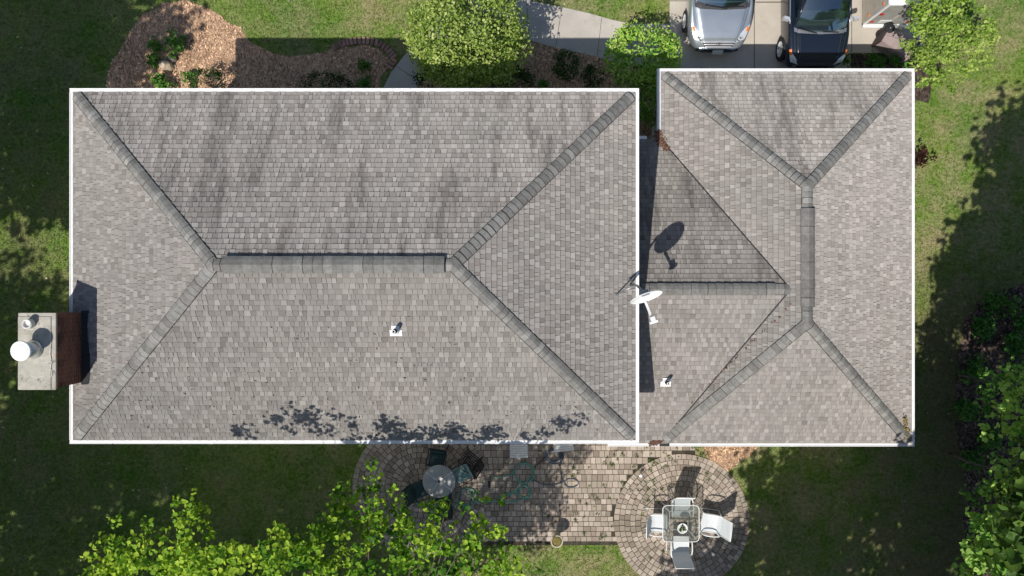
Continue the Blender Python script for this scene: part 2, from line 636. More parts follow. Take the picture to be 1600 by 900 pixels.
mb = MB()
mb.poly([(-900, -900, 0), (900, -900, 0), (900, 900, 0), (-900, 900, 0)])
put(mb.build("lawn", M['lawn']), kind='structure')

bed_w = wobble(PP([(168, 190), (165, 122), (176, 95), (200, 58), (222, 22), (250, 7), (288, 2), (322, 10), (350, 30), (378, 44), (391, 64), (404, 72), (428, 84), (455, 89), (482, 87), (505, 83), (528, 73), (548, 73), (570, 71), (590, 76), (603, 86), (612, 97), (596, 122), (588, 200)]), 0.05, 0.18, 1)
bed_m = wobble(PP([(650, 200), (652, 132), (662, 112), (700, 84), (760, 70), (828, 61), (868, 73), (915, 83), (950, 92), (1000, 102), (1040, 112), (1040, 240), (1000, 260)]), 0.03, 0.18, 2)
bed_s = wobble(PP([(1088, 660), (1190, 660), (1182, 697), (1166, 716), (1148, 728), (1136, 736), (1118, 726), (1100, 708)]), 0.04, 0.15, 3)
bed_g = wobble(PP([(1327, 140), (1327, 84), (1345, 84), (1400, 82), (1450, 86), (1458, 120), (1450, 160)]), 0.03, 0.15, 4)
wood = wobble(PP([(1760, 420), (1640, 432), (1600, 447), (1560, 458), (1530, 474), (1512, 500), (1500, 540), (1496, 600), (1490, 660), (1500, 720), (1512, 780), (1506, 860), (1500, 940), (1500, 1100), (1760, 1100)]), 0.12, 0.25, 5)
for nm, poly, mt, z in (("mulch_bed", bed_w, 'mulch', 0.012), ("mulch_bed", bed_m, 'mulch', 0.012), ("mulch_bed", bed_s, 'mulch', 0.012), ("planting_bed", bed_g, 'litter', 0.012), ("woodland_floor", wood, 'litter', 0.010)):
    mb = MB(); mb.slab(poly, -0.02, z)
    put(mb.build(nm, M[mt]), kind='structure')

drive = PP([(1046, -600), (1046, 160), (1328, 160), (1328, 83), (1444, 83), (1452, 40), (1452, -600)])
mb = MB(); mb.slab(drive, -0.05, 0.030)
put(mb.build("driveway", M['concrete']), kind='structure')
walk = PP([(1044.6, 38), (982, 37), (955, 31), (920, 21), (880, 12), (835, 3), (800, -8), (770, -30), (740, -80), (690, -80), (705, -20), (690, 20), (655, 60), (628, 92), (612, 112), (598, 140), (590, 200), (652, 200), (652, 136), (662, 114), (702, 86), (762, 72), (828, 63), (868, 75), (915, 85), (950, 94), (1000, 104), (1044.6, 114)])
mb = MB(); mb.slab(walk, -0.05, 0.024)
put(mb.build("walkway", M['walk']), kind='structure')
# control joints in the concrete
mb = MB()
for a, b, w in (((1178, -500), (1178, 118), 0.022), ((1046, 2), (1178, 2), 0.02), ((1180, 4), (1330, 4), 0.03), ((1330, -200), (1330, 82), 0.02), ((1046, -180), (1330, -180), 0.02)):
    mb.bar((*P(*a)[:2], 0.030), (*P(*b)[:2], 0.030), w, 0.006)
for a, b in (((940, 28), (933, 88)), ((878, 12), (868, 74)), ((823, 0), (826, 62)), ((988, 38), (986, 100)), ((620, 104), (655, 128))):
    mb.bar((*P(*a)[:2], 0.024), (*P(*b)[:2], 0.024), 0.014, 0.006)
put(mb.build("concrete_joints", M['joint']), kind='structure')

# brick edging of the western bed
mb = MB()
arc = PP([(520, 76), (535, 69), (552, 65), (572, 64), (592, 68), (607, 78), (617, 92), (608, 108)])
acc = 0.0
for i in range(len(arc) - 1):
    a, b = Vector(arc[i]), Vector(arc[i + 1])
    L = (b - a).length
    k = max(1, int(L / 0.105))
    d = (b - a).normalized()
    ang = math.atan2(d.y, d.x)
    for j in range(k):
        p = a + (b - a) * ((j + 0.5) / k)
        mb.box((p.x, p.y, 0.03 + random.uniform(-.004, .004)), (0.092, 0.2, 0.07), Matrix.Rotation(ang + random.uniform(-.06, .06), 3, 'Z'), random.random())
put(mb.build("brick_edging", M['edgebrick']), "curved row of bricks edging the mulch bed beside the walkway", "edging")

# patio: individual pavers over sand
C1 = P(1065, 815)[:2]; R1 = 2.02
C0 = P(657, 762)[:2]; R0 = 1.95
mb = MB()
mb.slab([(C1[0] + R1 * 0.995 * math.cos(a * math.pi / 32), C1[1] + R1 * 0.995 * math.sin(a * math.pi / 32)) for a in range(64)], -0.03, 0.010)
put(mb.build("patio_sand", M['sand']), kind='structure')
mb = MB()
mb.slab([(C0[0] + R0 * 0.995 * math.cos(a * math.pi / 32), C0[1] + R0 * 0.995 * math.sin(a * math.pi / 32)) for a in range(64)], -0.03, 0.007)
put(mb.build("patio_sand", M['sand']), kind='structure')
pat_poly = [(-4.1, -3.0), (5.5, -3.0), (5.5, -5.2), (4.6, -5.6), (3.7, -7.72), (-3.2, -7.72), (-4.1, -6.2)]
mb = MB(); mb.slab(pat_poly, -0.03, 0.004)
put(mb.build("patio_sand", M['sand']), kind='structure')
mb = MB()


def paver(corners, tone):
    zt = 0.030 + random.uniform(-0.004, 0.004)
    cx = sum(c[0] for c in corners) / len(corners); cy = sum(c[1] for c in corners) / len(corners)
    top = [(cx + (x - cx) * 0.95, cy + (y - cy) * 0.95, zt + random.uniform(-.002, .002)) for x, y in corners]
    mid = [(x, y, zt - 0.008) for x, y in corners]
    low = [(x, y, 0.0) for x, y in corners]
    mb.poly(top, tone)
    n = len(corners)
    for i in range(n):
        j = (i + 1) % n
        mb.poly([mid[i], mid[j], top[j], top[i]], tone * 0.9)
        mb.poly([low[i], low[j], mid[j], mid[i]], tone * 0.6)


for (cx, cy), RR in ((C1, R1), (C0, R0)):
    w = 0.162
    r = 0.09
    paver([(cx + 0.085 * math.cos(k * math.pi / 4), cy + 0.085 * math.sin(k * math.pi / 4)) for k in range(8)], 0.5)
    r = 0.095
    while r < RR:
        n = max(6, int(2 * math.pi * (r + w / 2) / 0.165))
        off = random.random()
        a = off
        cuts = [k + random.uniform(-.14, .14) for k in range(n)]
        for k in range(n):
            a0 = (cuts[k] + off) * 2 * math.pi / n
            a1 = ((cuts[(k + 1) % n] + (n if k == n - 1 else 0)) + off) * 2 * math.pi / n
            g = 0.006 / max(r, .1)
            a0 += g; a1 -= g
            pts = [(cx + q * math.cos(b), cy + q * math.sin(b)) for q, b in ((r + .005, a0), (r + w - .005, a0), (r + w - .005, (a0 + a1) / 2), (r + w - .005, a1), (r + .005, a1))]
            paver(pts, min(1, max(0, random.gauss(0.5, 0.25))))
        r += w
y = -3.05
row = 0
while y > -7.72:
    h = random.choice((0.15, 0.165, 0.2))
    x = -4.05 + random.uniform(0, .15)
    while x < 5.5:
        w = random.choice((0.14, 0.165, 0.165, 0.22))
        ctr = (x + w / 2, y - h / 2)
        ok = inside(pat_poly, np.array([x + .0, x + w]), np.array([ctr[1]] * 2)).all() and y - h > -7.75
        for (cx, cy), RR in ((C1, R1), (C0, R0)):
            if math.hypot(ctr[0] - cx, ctr[1] - cy) < RR + 0.05: ok = False
        if ok:
            g = .005
            paver([(x + g, y - h + g), (x + w - g, y - h + g), (x + w - g, y - g), (x + g, y - g)], min(1, max(0, random.gauss(0.55, 0.24))))
        x += w
    y -= h
put(mb.build("patio", M['paver']), kind='structure')
in_patio = lambda x, y: inside(pat_poly, x, y) | (np.hypot(x - C1[0], y - C1[1]) < R1) | (np.hypot(x - C0[0], y - C0[1]) < R0)

# ------------------------------------------------------------------ house
HX0, HX1, HYN, HYS, HZ = -10.28, 2.95, 4.64, -3.62, 4.60
GX0, GX1, GYN, GYS, GZ = 3.84, 10.62, 5.79, -4.18, 2.45
LYN = 4.01
house = empty("house", (-0.5, 0.4, 0), label="single large house under grey shingled hip roofs edged with white gutters", cat="house")
G_ = 0.085

mb = MB()
mb.box(((HX0 + HX1) / 2, (HYN + HYS) / 2, 2.25), (HX1 - HX0 - 0.9, HYN - HYS - 0.9, 4.5))
mb.box(((GX0 + GX1) / 2, (GYN + GYS) / 2, 1.25), (GX1 - GX0 - 0.7, GYN - GYS - 0.8, 2.5))
mb.box(((HX1 - .45 + GX0 + .35) / 2, -0.1, 1.25), (GX0 + .35 - HX1 + .45 - .01, 7.0, 2.5))
mb.build("wall", M['siding'], house)


M['pane'] = pmat("window_pane", (.03, .035, .04), .08, spec=.6)
for wx, ww, z0_, z1_ in ((-8.2, 1.3, 2.6, 3.9), (-4.6, 1.0, 2.9, 3.9), (-1.4, 1.9, .15, 2.2), (1.3, 1.2, 2.6, 3.9)):
    yw = HYS + .45
    mb = MB()
    for cx_, cz_, sx_, sz_ in ((wx - ww / 2, (z0_ + z1_) / 2, .09, z1_ - z0_ + .09), (wx + ww / 2, (z0_ + z1_) / 2, .09, z1_ - z0_ + .09), (wx, z1_, ww - .09, .09), (wx, z0_, ww - .09, .09), (wx, (z0_ + z1_) / 2, .06, z1_ - z0_ - .09)):
        mb.box((cx_, yw - .03, cz_), (sx_, .08, sz_))
    wo = mb.build("window", M['white'], house)
    mb = MB(); mb.box((wx, yw - .006, (z0_ + z1_) / 2), (ww - .09, .02, z1_ - z0_ - .09)); mb.build("pane", M['pane'], wo)


def clip(poly, a, b):
    """keep the side of line a->b on its left; poly in 2d"""
    out = []
    n = len(poly)
    def side(p): return (b[0] - a[0]) * (p[1] - a[1]) - (b[1] - a[1]) * (p[0] - a[0])
    for i in range(n):
        p, q = poly[i], poly[(i + 1) % n]
        sp, sq = side(p), side(q)
        if sp >= 0: out.append(p)
        if (sp >= 0) != (sq >= 0):
            t = sp / (sp - sq)
            out.append((p[0] + (q[0] - p[0]) * t, p[1] + (q[1] - p[1]) * t))
    return out


EXPO = 0.128


def shingle_plane(mb, O, U, polys3, seed):
    """lay individual shingle tabs on a plane; O a point on the eave, U along the eave, polys3 convex pieces in 3d (first gives the normal)"""
    rnd = random.Random(seed)
    O, U = Vector(O), Vector(U).normalized()
    p3 = [Vector(p) for p in polys3[0]]
    nrm = Vector((0, 0, 0))
    for i in range(len(p3)):
        a, b = p3[i], p3[(i + 1) % len(p3)]
        nrm += (a - p3[0]).cross(b - p3[0])
    nrm.normalize()
    if nrm.z < 0: nrm = -nrm
    V = nrm.cross(U)
    if V.z < 0: V = -V
    V.normalize()
    P2 = []
    for pl in polys3:
        q = [((Vector(p) - O).dot(U), (Vector(p) - O).dot(V)) for p in pl]
        ar = sum(q[i][0] * q[(i + 1) % len(q)][1] - q[(i + 1) % len(q)][0] * q[i][1] for i in range(len(q)))
        if ar < 0: q = q[::-1]
        P2.append(q)
    to3 = lambda u, v, h: tuple(O + U * u + V * v + nrm * h)
    for q in P2:
        mb.poly([to3(u, v, -0.004) for u, v in q], 0.1)
    umin = min(u for q in P2 for u, v in q); umax = max(u for q in P2 for u, v in q)
    vmax = max(v for q in P2 for u, v in q)
    nc = int(vmax / EXPO) + 2
    for c in range(nc):
        v0 = c * EXPO - 0.02
        u = umin - rnd.uniform(0, .3)
        up = rnd.random() < .5
        row_t = rnd.uniform(-.05, .05)
        while u < umax:
            w = rnd.uniform(0.075, 0.155) if up else rnd.uniform(0.07, 0.16)
            if up:
                tone = min(1, max(.2, rnd.gauss(0.64, 0.12) + row_t)); hb = 0.0155
            else:
                tone = min(1, max(.13, rnd.gauss(0.40, 0.11) + row_t)); hb = 0.0100
            sl = rnd.uniform(0, .012) if up else 0
            q_ = .0013
            vb = v0 + EXPO - rnd.uniform(.012, .024)
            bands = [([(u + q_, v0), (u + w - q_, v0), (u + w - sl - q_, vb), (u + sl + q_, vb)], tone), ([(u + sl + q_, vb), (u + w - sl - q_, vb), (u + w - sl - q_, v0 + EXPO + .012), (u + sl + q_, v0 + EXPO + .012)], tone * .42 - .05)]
            for q, (quad, tone_) in [(q, bd) for q in P2 for bd in bands]:
                pc = quad
                for i in range(len(q)):
                    pc = clip(pc, q[i], q[(i + 1) % len(q)])
                    if len(pc) < 3: break
                if len(pc) < 3: continue
                hh = lambda v: hb * (1 - (v - v0) / (EXPO + .012)) + 0.0015
                mb.poly([to3(a, b, hh(b)) for a, b in pc], max(0.02, tone_), False, [(a + seed * 3.7, b) for a, b in pc])
                for i in range(len(pc)):
                    a, b = pc[i], pc[(i + 1) % len(pc)]
                    if abs(a[1] - v0) < 1e-5 and abs(b[1] - v0) < 1e-5 and abs(a[0] - b[0]) > 1e-4:
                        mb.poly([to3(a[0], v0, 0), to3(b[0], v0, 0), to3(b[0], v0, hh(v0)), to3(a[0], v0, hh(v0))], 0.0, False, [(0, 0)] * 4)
            u += w
            up = (not up) if rnd.random() < .85 else up


def caps(mb, a, b, nrm1, nrm2, wing=0.124, step=0.143, lift=0.016, seed=0, t0=0.5, uni=0.25, skirt=True):
    """overlapping cap shingles along a hip or ridge from a (low) to b"""
    rnd = random.Random(seed)
    a, b = Vector(a), Vector(b)
    d = (b - a); L = d.length; d.normalize()
    if abs(d.z) > .05:
        a = a + d * .14; L -= .14
    ws = []
    for nr in (nrm1, nrm2):
        nr = Vector(nr).normalized()
        w = nr.cross(d).normalized()
        oth = Vector(nrm2 if nr.dot(Vector(nrm1)) > .999 else nrm1)
        if w.dot(oth) > 0: w = -w
        ws.append((w, nr))
    up = (ws[0][1] + ws[1][1]).normalized()
    k = int(L / step)
    s = L / k
    for i in range(k):
        p0 = a + d * (i * s - 0.006); p1 = a + d * ((i + 1) * s + 0.01)
        h0, h1 = lift + 0.015, lift + 0.002
        tone = min(1, max(.14, rnd.gauss(t0, uni)))
        jt = rnd.uniform(0.0, .22); wv = wing * rnd.uniform(.97, 1.03)
        e0 = p0 + up * (h0 + .006); e1 = p1 + up * (h1 + .006)
        for w, nr in ws:
            for k0, k1, z_ in ((0, .45, .0075), (.45, 1.0, .0095)):
                za, zb_ = (.0075, .0095) if k0 == 0 else (.0095, .0015)
                A, B = p0 + w * wv * k0, p0 + w * wv * k1
                na = up if k0 == 0 else nr
                mb.poly([A + na * (h0 + za), B + nr * (h0 + zb_), B + d * .014 + nr * (h0 + zb_ - .0008), A + d * .014 + na * (h0 + za - .0008)], jt)
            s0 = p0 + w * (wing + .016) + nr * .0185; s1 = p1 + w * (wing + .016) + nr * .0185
            mb.poly([p0 + w * wing * .8 + nr * .0185, s0, s1, p1 + w * wing * .8 + nr * .0185], 0.0)  # dark strip past the cap edge, a shadow line put into the colour
            q0 = p0 + w * wv + nr * h0; q1 = p1 + w * wv + nr * h1
            m0 = p0 + w * wv * .45 + nr * (h0 + .008); m1 = p1 + w * wv * .45 + nr * (h1 + .008)
            mb.poly([e0, m0, m1, e1], tone); mb.poly([m0, q0, q1, m1], tone)
            g0 = q0 - nr * (h0 if skirt else .014); g1 = q1 - nr * (h1 if skirt else .014)
            mb.poly([q0, g0, g1, q1], tone * .5)
            mb.poly([e0 - up * (h0 if skirt else .02), g0, q0, m0, e0], tone * .4)


def pn(a, b, c):
    n = (Vector(b) - Vector(a)).cross(Vector(c) - Vector(a)).normalized()
    return n if n.z > 0 else -n


# --- main block roof
x0, x1, yn, ys, z0 = HX0 + G_, HX1 - G_, HYN - G_, HYS + G_, HZ + 0.03
rzm = z0 + 0.5 * (yn - ys) / 2
RW, RE = (-6.06, 0.47, rzm), (-1.20, 0.47, rzm)
NW, NE, SE, SW = (x0, yn, z0), (x1, yn, z0), (x1, ys, z0), (x0, ys, z0)
mb = MB()
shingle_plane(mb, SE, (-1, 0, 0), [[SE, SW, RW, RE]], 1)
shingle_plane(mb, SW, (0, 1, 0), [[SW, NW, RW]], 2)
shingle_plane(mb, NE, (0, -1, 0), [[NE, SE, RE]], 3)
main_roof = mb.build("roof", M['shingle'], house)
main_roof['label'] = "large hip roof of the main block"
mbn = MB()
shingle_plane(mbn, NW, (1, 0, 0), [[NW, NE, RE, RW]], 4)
o = mbn.build("roof_slope", M['shingle_n'], main_roof)
o['label'] = "streaked north slope of the main roof"
nS, nW, nE, nN = pn(SE, SW, RW), pn(SW, NW, RW), pn(NE, SE, RE), pn(NW, NE, RE)
for i, (a, b, n1, n2) in enumerate(((NW, RW, nN, nW), (SW, RW, nS, nW), (NE, RE, nN, nE), (SE, RE, nS, nE))):
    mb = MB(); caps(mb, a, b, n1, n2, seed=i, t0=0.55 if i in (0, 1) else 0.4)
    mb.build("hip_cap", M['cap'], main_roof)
# raised ridge vent on the main ridge
def ridge_vent(a, b, n1, n2, lift, name, parent, wing=0.145, seed=0):
    a, b = Vector(a), Vector(b)
    mb = MB()
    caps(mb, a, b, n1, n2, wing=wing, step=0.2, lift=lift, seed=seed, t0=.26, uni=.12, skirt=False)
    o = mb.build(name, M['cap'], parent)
    d = (b - a).normalized()
    mb = MB()
    for nr in (n1, n2):
        w = Vector(nr).cross(d).normalized()
        if w.z > 0: w = -w
        for f, h in ((0.80, 0.002), ):
            e = w * wing * f
            mb.poly([a + e, b + e, b + e + Vector(nr) * (lift + .008), a + e + Vector(nr) * (lift + .008)], 0.1)
    mb.build("vent_baffle", M['black'], parent)
    return o
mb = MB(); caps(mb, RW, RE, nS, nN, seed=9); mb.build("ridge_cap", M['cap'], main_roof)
ridge_vent((-5.86, .47, rzm), (-1.38, .47, rzm), nS, nN, 0.075, "ridge_vent", main_roof, 0.155, 5)

# --- garage wing roof
gx0, gx1, gyn, gys, gz = GX0 + G_, GX1 - G_, GYN - G_, GYS + G_, GZ + 0.03
gr = gz + 1.66
GRN, GRS = (7.09, 2.45, gr), (7.09, -0.84, gr)
gNW, gNE, gSE, gSW = (gx0, gyn, gz), (gx1, gyn, gz), (gx1, gys, gz), (gx0, gys, gz)
slope_w = 1.66 / (7.09 - gx0)
lr = gz + slope_w * (6.747 - gx0)              # link ridge height where it dies into the garage slope
lyn = LYN - G_
lry = -0.03
APEX = (6.747, lry, lr)
VN = (gx0, lyn, gz)                             # foot of the north valley
VS = (gx0, gys, gz)
mb = MB()
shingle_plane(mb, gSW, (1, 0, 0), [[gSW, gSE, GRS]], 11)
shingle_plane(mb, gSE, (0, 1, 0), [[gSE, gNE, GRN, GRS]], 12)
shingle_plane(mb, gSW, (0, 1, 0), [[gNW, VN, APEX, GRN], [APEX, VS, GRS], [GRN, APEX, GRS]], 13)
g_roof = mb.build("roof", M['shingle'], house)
g_roof['label'] = "lower hip roof of the garage wing"
mb = MB()
shingle_plane(mb, gNE, (-1, 0, 0), [[gNE, gNW, GRN]], 14)
o = mb.build("roof_slope", M['shingle_n'], g_roof); o['label'] = "streaked north slope of the garage roof"
qS, qE, qW, qN = pn(gSW, gSE, GRS), pn(gSE, gNE, GRN), pn(gNW, VN, GRN), pn(gNE, gNW, GRN)
for i, (a, b, n1, n2) in enumerate(((gNW, GRN, qN, qW), (gNE, GRN, qN, qE), (gSE, GRS, qS, qE), (gSW, GRS, qS, qW))):
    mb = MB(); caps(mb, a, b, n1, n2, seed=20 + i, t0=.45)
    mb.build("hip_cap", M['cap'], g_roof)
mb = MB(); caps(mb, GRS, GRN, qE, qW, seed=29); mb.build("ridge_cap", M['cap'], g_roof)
ridge_vent((7.09, -.45, gr), (7.09, 1.9, gr), qE, qW, 0.07, "ridge_vent", g_roof, 0.145, 6)

# --- link roof between the two
lx0 = HX1 - 0.44
lN0, lS0, lR0 = (lx0, lyn, gz), (lx0, gys, gz), (lx0, lry, lr)
mb = MB()
shingle_plane(mb, lS0, (1, 0, 0), [[lS0, VS, APEX, lR0]], 21)
l_roof = mb.build("roof", M['shingle'], house)
l_roof['label'] = "small roof joining the main block to the garage wing"
mb = MB()
shingle_plane(mb, VN, (-1, 0, 0), [[VN, lN0, lR0, APEX]], 22)  # algae staining darkens this whole slope
o = mb.build("roof_slope", M['shingle_algae'], l_roof); o['label'] = "algae stained north slope of the link roof"
for va, vb_, wd in ((VN, APEX, .028), (VS, APEX, .034)):
    mb = MB(); a_, b_ = Vector(va), Vector(vb_)
    mb.bar(a_ + (b_ - a_) * .02 + Vector((0, 0, .008)), b_ + Vector((0, 0, .008)), wd, .03); mb.build("valley_line", M['flashing'], l_roof)
kS, kN = pn(lS0, VS, APEX), pn(VN, lN0, lR0)
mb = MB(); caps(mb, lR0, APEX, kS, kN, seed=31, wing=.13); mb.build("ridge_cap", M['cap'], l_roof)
ridge_vent((lx0, lry, lr), (6.35, lry, lr), kS, kN, 0.055, "ridge_vent", l_roof, 0.13, 7)

# --- gutters, fascia and soffit
def gutter(name, label, segs, z):
    mb = MB()
    for (xa, ya, xb, yb) in segs:
        cx, cy = (xa + xb) / 2, (ya + yb) / 2
        lx, ly = abs(xb - xa), abs(yb - ya)
        mb.box((cx, cy, z - 0.055), (lx, ly, 0.11))
        along_x = lx > ly
        L = max(lx, ly)
        n_ = max(1, round(L / 3.05))
        for k in range(1, n_):
            q = -L / 2 + L * k / n_
            mb.box((cx + (q if along_x else 0), cy + (0 if along_x else q), z - .053), ((.05, ly + .008, .114) if along_x else (lx + .008, .05, .114)))
        # rolled outer lip
        sx = (1 if cx > 6 or (cx > 0 and cx < 3.2) else -1); sy = (1 if cy > 0 else -1)
        if along_x: mb.box((cx, cy + sy * (ly / 2 - .008), z + .006), (lx - .004, .014, .012))
        else: mb.box((cx + sx * (lx / 2 - .008), cy, z + .006), (.014, ly - .004, .012))
    o = mb.build(name, M['white'], house)
    o['label'] = label
    return o
W_ = 0.092
gutter("gutter", "white gutter round the main block", [(HX0, HYN - W_, HX1, HYN), (HX0, HYS, HX1, HYS + W_), (HX0, HYS + W_, HX0 + W_ * .8, HYN - W_), (HX1 - W_ * .8, HYS + W_, HX1, HYN - W_)], HZ + 0.03)
gutter("gutter", "white gutter round the garage wing and link", [(GX0, GYN - W_, GX1, GYN), (HX1 - .42, GYS, GX0 + .05, GYS + W_ - .0), (GX0 + .32, GYS, GX1, GYS + W_), (GX0, LYN + .15, GX0 + W_, GYN - W_), (GX1 - W_ * .7, GYS + W_, GX1, GYN - W_), (HX1 - .42, LYN - W_, GX0 - .28, LYN)], GZ + 0.03)
mb = MB()
mb.box(((HX0 + HX1) / 2, (HYN + HYS) / 2, HZ - 0.03), (HX1 - HX0 - .2, HYN - HYS - .2, 0.04))
mb.box(((GX0 + GX1) / 2, (GYN + GYS) / 2, GZ - 0.03), (GX1 - GX0 - .2, GYN - GYS - .2, 0.04))
mb.build("soffit", M['white'], house)
# clogged gutter outlet at the valley foot
mb = MB(); mb.box((GX0 + .185, GYS + W_ / 2, GZ - 0.01), (.27, W_ - .006, .05)); mb.build("gutter_outlet", M['flashing'], house)

# --- vent pipes
def vent(x, y, z, slope):
    o = empty("vent_pipe", (x, y, z))
    o.parent = house; o.location = Vector((x, y, z)) - house.location
    WM[o.name] = Matrix.Translation((x, y, z))
    mb = MB()
    Mr = Matrix.Rotation(math.atan(slope), 3, 'X')
    mb.box((0, -.045, -.012), (.26, .14, .012), Mr); mb.box((0, .06, .042), (.17, .12, .012), Mr)
    mb.lathe([(.085, -.02), (.075, .05), (.055, .10)], (0, 0.0, 0), 20)
    mb.build("flashing", M['white'], o, False)
    mb = MB(); mb.lathe([(.05, .05), (.05, .30), (.04, .30), (.04, .12), (.0, .12)], (0, 0, 0), 20); mb.build("collar", M['black'], o, False)
    mb = MB(); mb.lathe([(.044, .05), (.044, .34), (.031, .34), (.031, .15)], (0, 0, 0), 20)
    mb.build("pipe", M['white'], o, False)
    mb = MB(); mb.lathe([(.0, .2), (.031, .2)], (0, 0, 0), 16); mb.build("bore", M['black'], o, False)
for px, py, zz, (oz, oy, sl) in ((619, 517, 5.7, (z0, ys, .5)), (1040, 597, 3.1, (gz, gys, (lr - gz) / (lry - gys)))):
    X, Y, _ = P(px, py, zz)
    Z = oz + sl * (Y - oy)
    X, Y, _ = P(px, py, Z)
    vent(X, Y, oz + sl * (Y - oy) + .024, sl)

# --- chimney
CXa, CXb, CYa, CYb, CZ = -10.57, -9.77, -2.18, -0.535, 5.9
chim = empty("chimney", (0, 0, 0)); chim.parent = house
chim.location = Vector(((CXa + CXb) / 2, (CYa + CYb) / 2, 0)) - house.location
WM[chim.name] = Matrix.Translation(((CXa + CXb) / 2, (CYa + CYb) / 2, 0))
mb = MB(); mb.box(((CXa + CXb) / 2, (CYa + CYb) / 2, 2.92), (CXb - CXa - .06, CYb - CYa - .06, 5.84)); mb.build("brick_stack", M['brick'], chim)
mb = MB()
mb.box(((CXa + CXb) / 2, (CYa + CYb) / 2, 5.855), (CXb - CXa, CYb - CYa, .05))
mb.box(((CXa + CXb) / 2 - .045, (CYa + CYb) / 2 - .035, 5.887), (CXb - CXa - .09, CYb - CYa - .07, .02), None, .5, .985)
mb.build("mortar_crown", M['crown'], chim)
# pale mortar-filled cracks
mb = MB()
random.seed(21)
def crack(a, b, n=7):
    pts = []
    for i in range(n + 1):
        t = i / n
        pts.append(Vector((a[0] + (b[0] - a[0]) * t + random.uniform(-.022, .022), a[1] + (b[1] - a[1]) * t + random.uniform(-.022, .022), 5.8990)))
    for i in range(n): mb.bar(pts[i], pts[i + 1], .005 + random.uniform(0, .009), .004)
crack((-9.87, -.86), (-9.86, -1.90), 10); crack((-10.53, -.86), (-9.87, -.86)); crack((-10.27, -.9), (-9.97, -.84), 5); crack((-10.25, -.86), (-10.02, -.78), 4)
crack((-10.05, -1.5), (-9.99, -1.9)); crack((-10.05, -1.62), (-9.87, -1.55), 4); crack((-10.17, -1.2), (-9.87, -1.28), 5); crack((-10.27, -1.9), (-9.87, -1.88), 5); crack((-10.03, -1.5), (-10.12, -1.42), 3)
mb.build("crack_filler", pmat("pale_crack_mortar", (.60, .58, .53), .9), chim)
mb = MB()
FX, FY = -10.22, -1.31
mb.lathe([(.20, 5.920), (.195, 5.930), (.175, 5.960), (.165, 5.980), (.165, 6.200), (.15, 6.200), (.15, 6.140)], (FX, FY, 0), 32)
fl = mb.build("flue_pipe", M['tin'], chim)
mb = MB(); mb.lathe([(.15, 6.145), (.15, 6.280)], (FX, FY, 0), 24); mb.build("mesh_band", M['black'], chim)
mb = MB(); mb.lathe([(.185, 6.260), (.21, 6.275), (.213, 6.300), (.198, 6.320), (.19, 6.315), (.16, 6.330), (.0, 6.340)], (FX, FY, 0), 32)
mb.build("flue_cap", M['white'], chim)
mb = MB(); mb.lathe([(.105, 5.920), (.10, 6.050), (.078, 6.050), (.078, 6.000), (0, 6.0)], (-10.28, -.76, 0), 24)
mb.build("clay_flue", m_white("pale_flue", (.62, .61, .58), .5), chim)
# tar flashing round the stack where it meets the roof
mb = MB()
fz = lambda x: z0 + .5 * (x - x0)
for k in range(26):
    yy0 = CYa - .02 + (CYb - CYa + .04) * k / 26; yy1 = CYa - .02 + (CYb - CYa + .04) * (k + 1) / 26
    wd = .10 + .05 * math.sin(k * .25) + random.uniform(0, .02)
    xa = CXb - .035; xb = CXb + wd
    mb.poly([(xa, yy0, fz(xa) + .14), (xa, yy1, fz(xa) + .14), (xb, yy1, fz(xb) + .02), (xb, yy0, fz(xb) + .02)], .5)
mb.build("roof_flashing", M['flashing'], chim)

# ------------------------------------------------------------------ satellite dish
dz = 5.85
dx, dy, _ = P(1010, 465, dz)
foot = (dx - .15, dy + .28)
dish = empty("satellite_dish", (foot[0], foot[1], fz(-10) * 0 + 4.68), label="white oval satellite dish on a tripod mast at the roof edge", cat="satellite dish")
az = math.atan2(-.95, .30)
el = R(19)
nD = Vector((math.cos(az) * math.cos(el), math.sin(az) * math.cos(el), math.sin(el)))
uD = Vector((-math.sin(az), math.cos(az), 0))
vD = nD.cross(uD); vD = vD if vD.z > 0 else -vD
cD = Vector((dx, dy, dz))
mb = MB()
rings = []
for i in range(9):
    r = i / 8
    rings.append([cD + uD * (.36 * r * math.cos(k * math.pi / 20)) + vD * (.325 * r * math.sin(k * math.pi / 20)) - nD * (.075 * (1 - r * r)) for k in range(40)])
for lyr, off in ((0, 0), (1, -.012)):
    for i in range(8):
        for k in range(40):
            k2 = (k + 1) % 40
            mb.poly([p + nD * off for p in ((rings[i][k], rings[i + 1][k], rings[i + 1][k2], rings[i][k2]) if i else (rings[0][0], rings[1][k], rings[1][k2]))], .5, True)
for k in range(40):
    k2 = (k + 1) % 40
    mb.poly([rings[8][k], rings[8][k2], rings[8][k2] - nD * .012, rings[8][k] - nD * .012])
M['dish'] = m_white("dish_enamel", (.83, .83, .82), .12)
mb.build("reflector", M['dish'], dish)
M['logo'] = pmat("faded_print", (.42, .44, .47), .7)
mb = MB()
for k in range(7):
    c = cD - nD * .058 + uD * (-.13 + k * .035) + vD * .13
    mb.bar(c - vD * .016 + nD * .012, c + vD * .016 + nD * .012, .022, .003, .5, nD)
for k in range(9):
    c = cD - nD * .066 + uD * (-.1 + k * .024) + vD * .02
    mb.bar(c - vD * .006 + nD * .008, c + vD * .006 + nD * .008, .014, .003, .5, nD)
mb.build("lettering", M['logo'], dish)
lnb = cD + nD * .46 - vD * .22
M['offwhite'] = pmat("offwhite_plastic", (.72, .73, .72), .5)
mb = MB(); mb.bar(cD - vD * .30 - nD * .03, lnb - vD * .04, .045, .045); mb.build("feed_arm", M['offwhite'], dish)
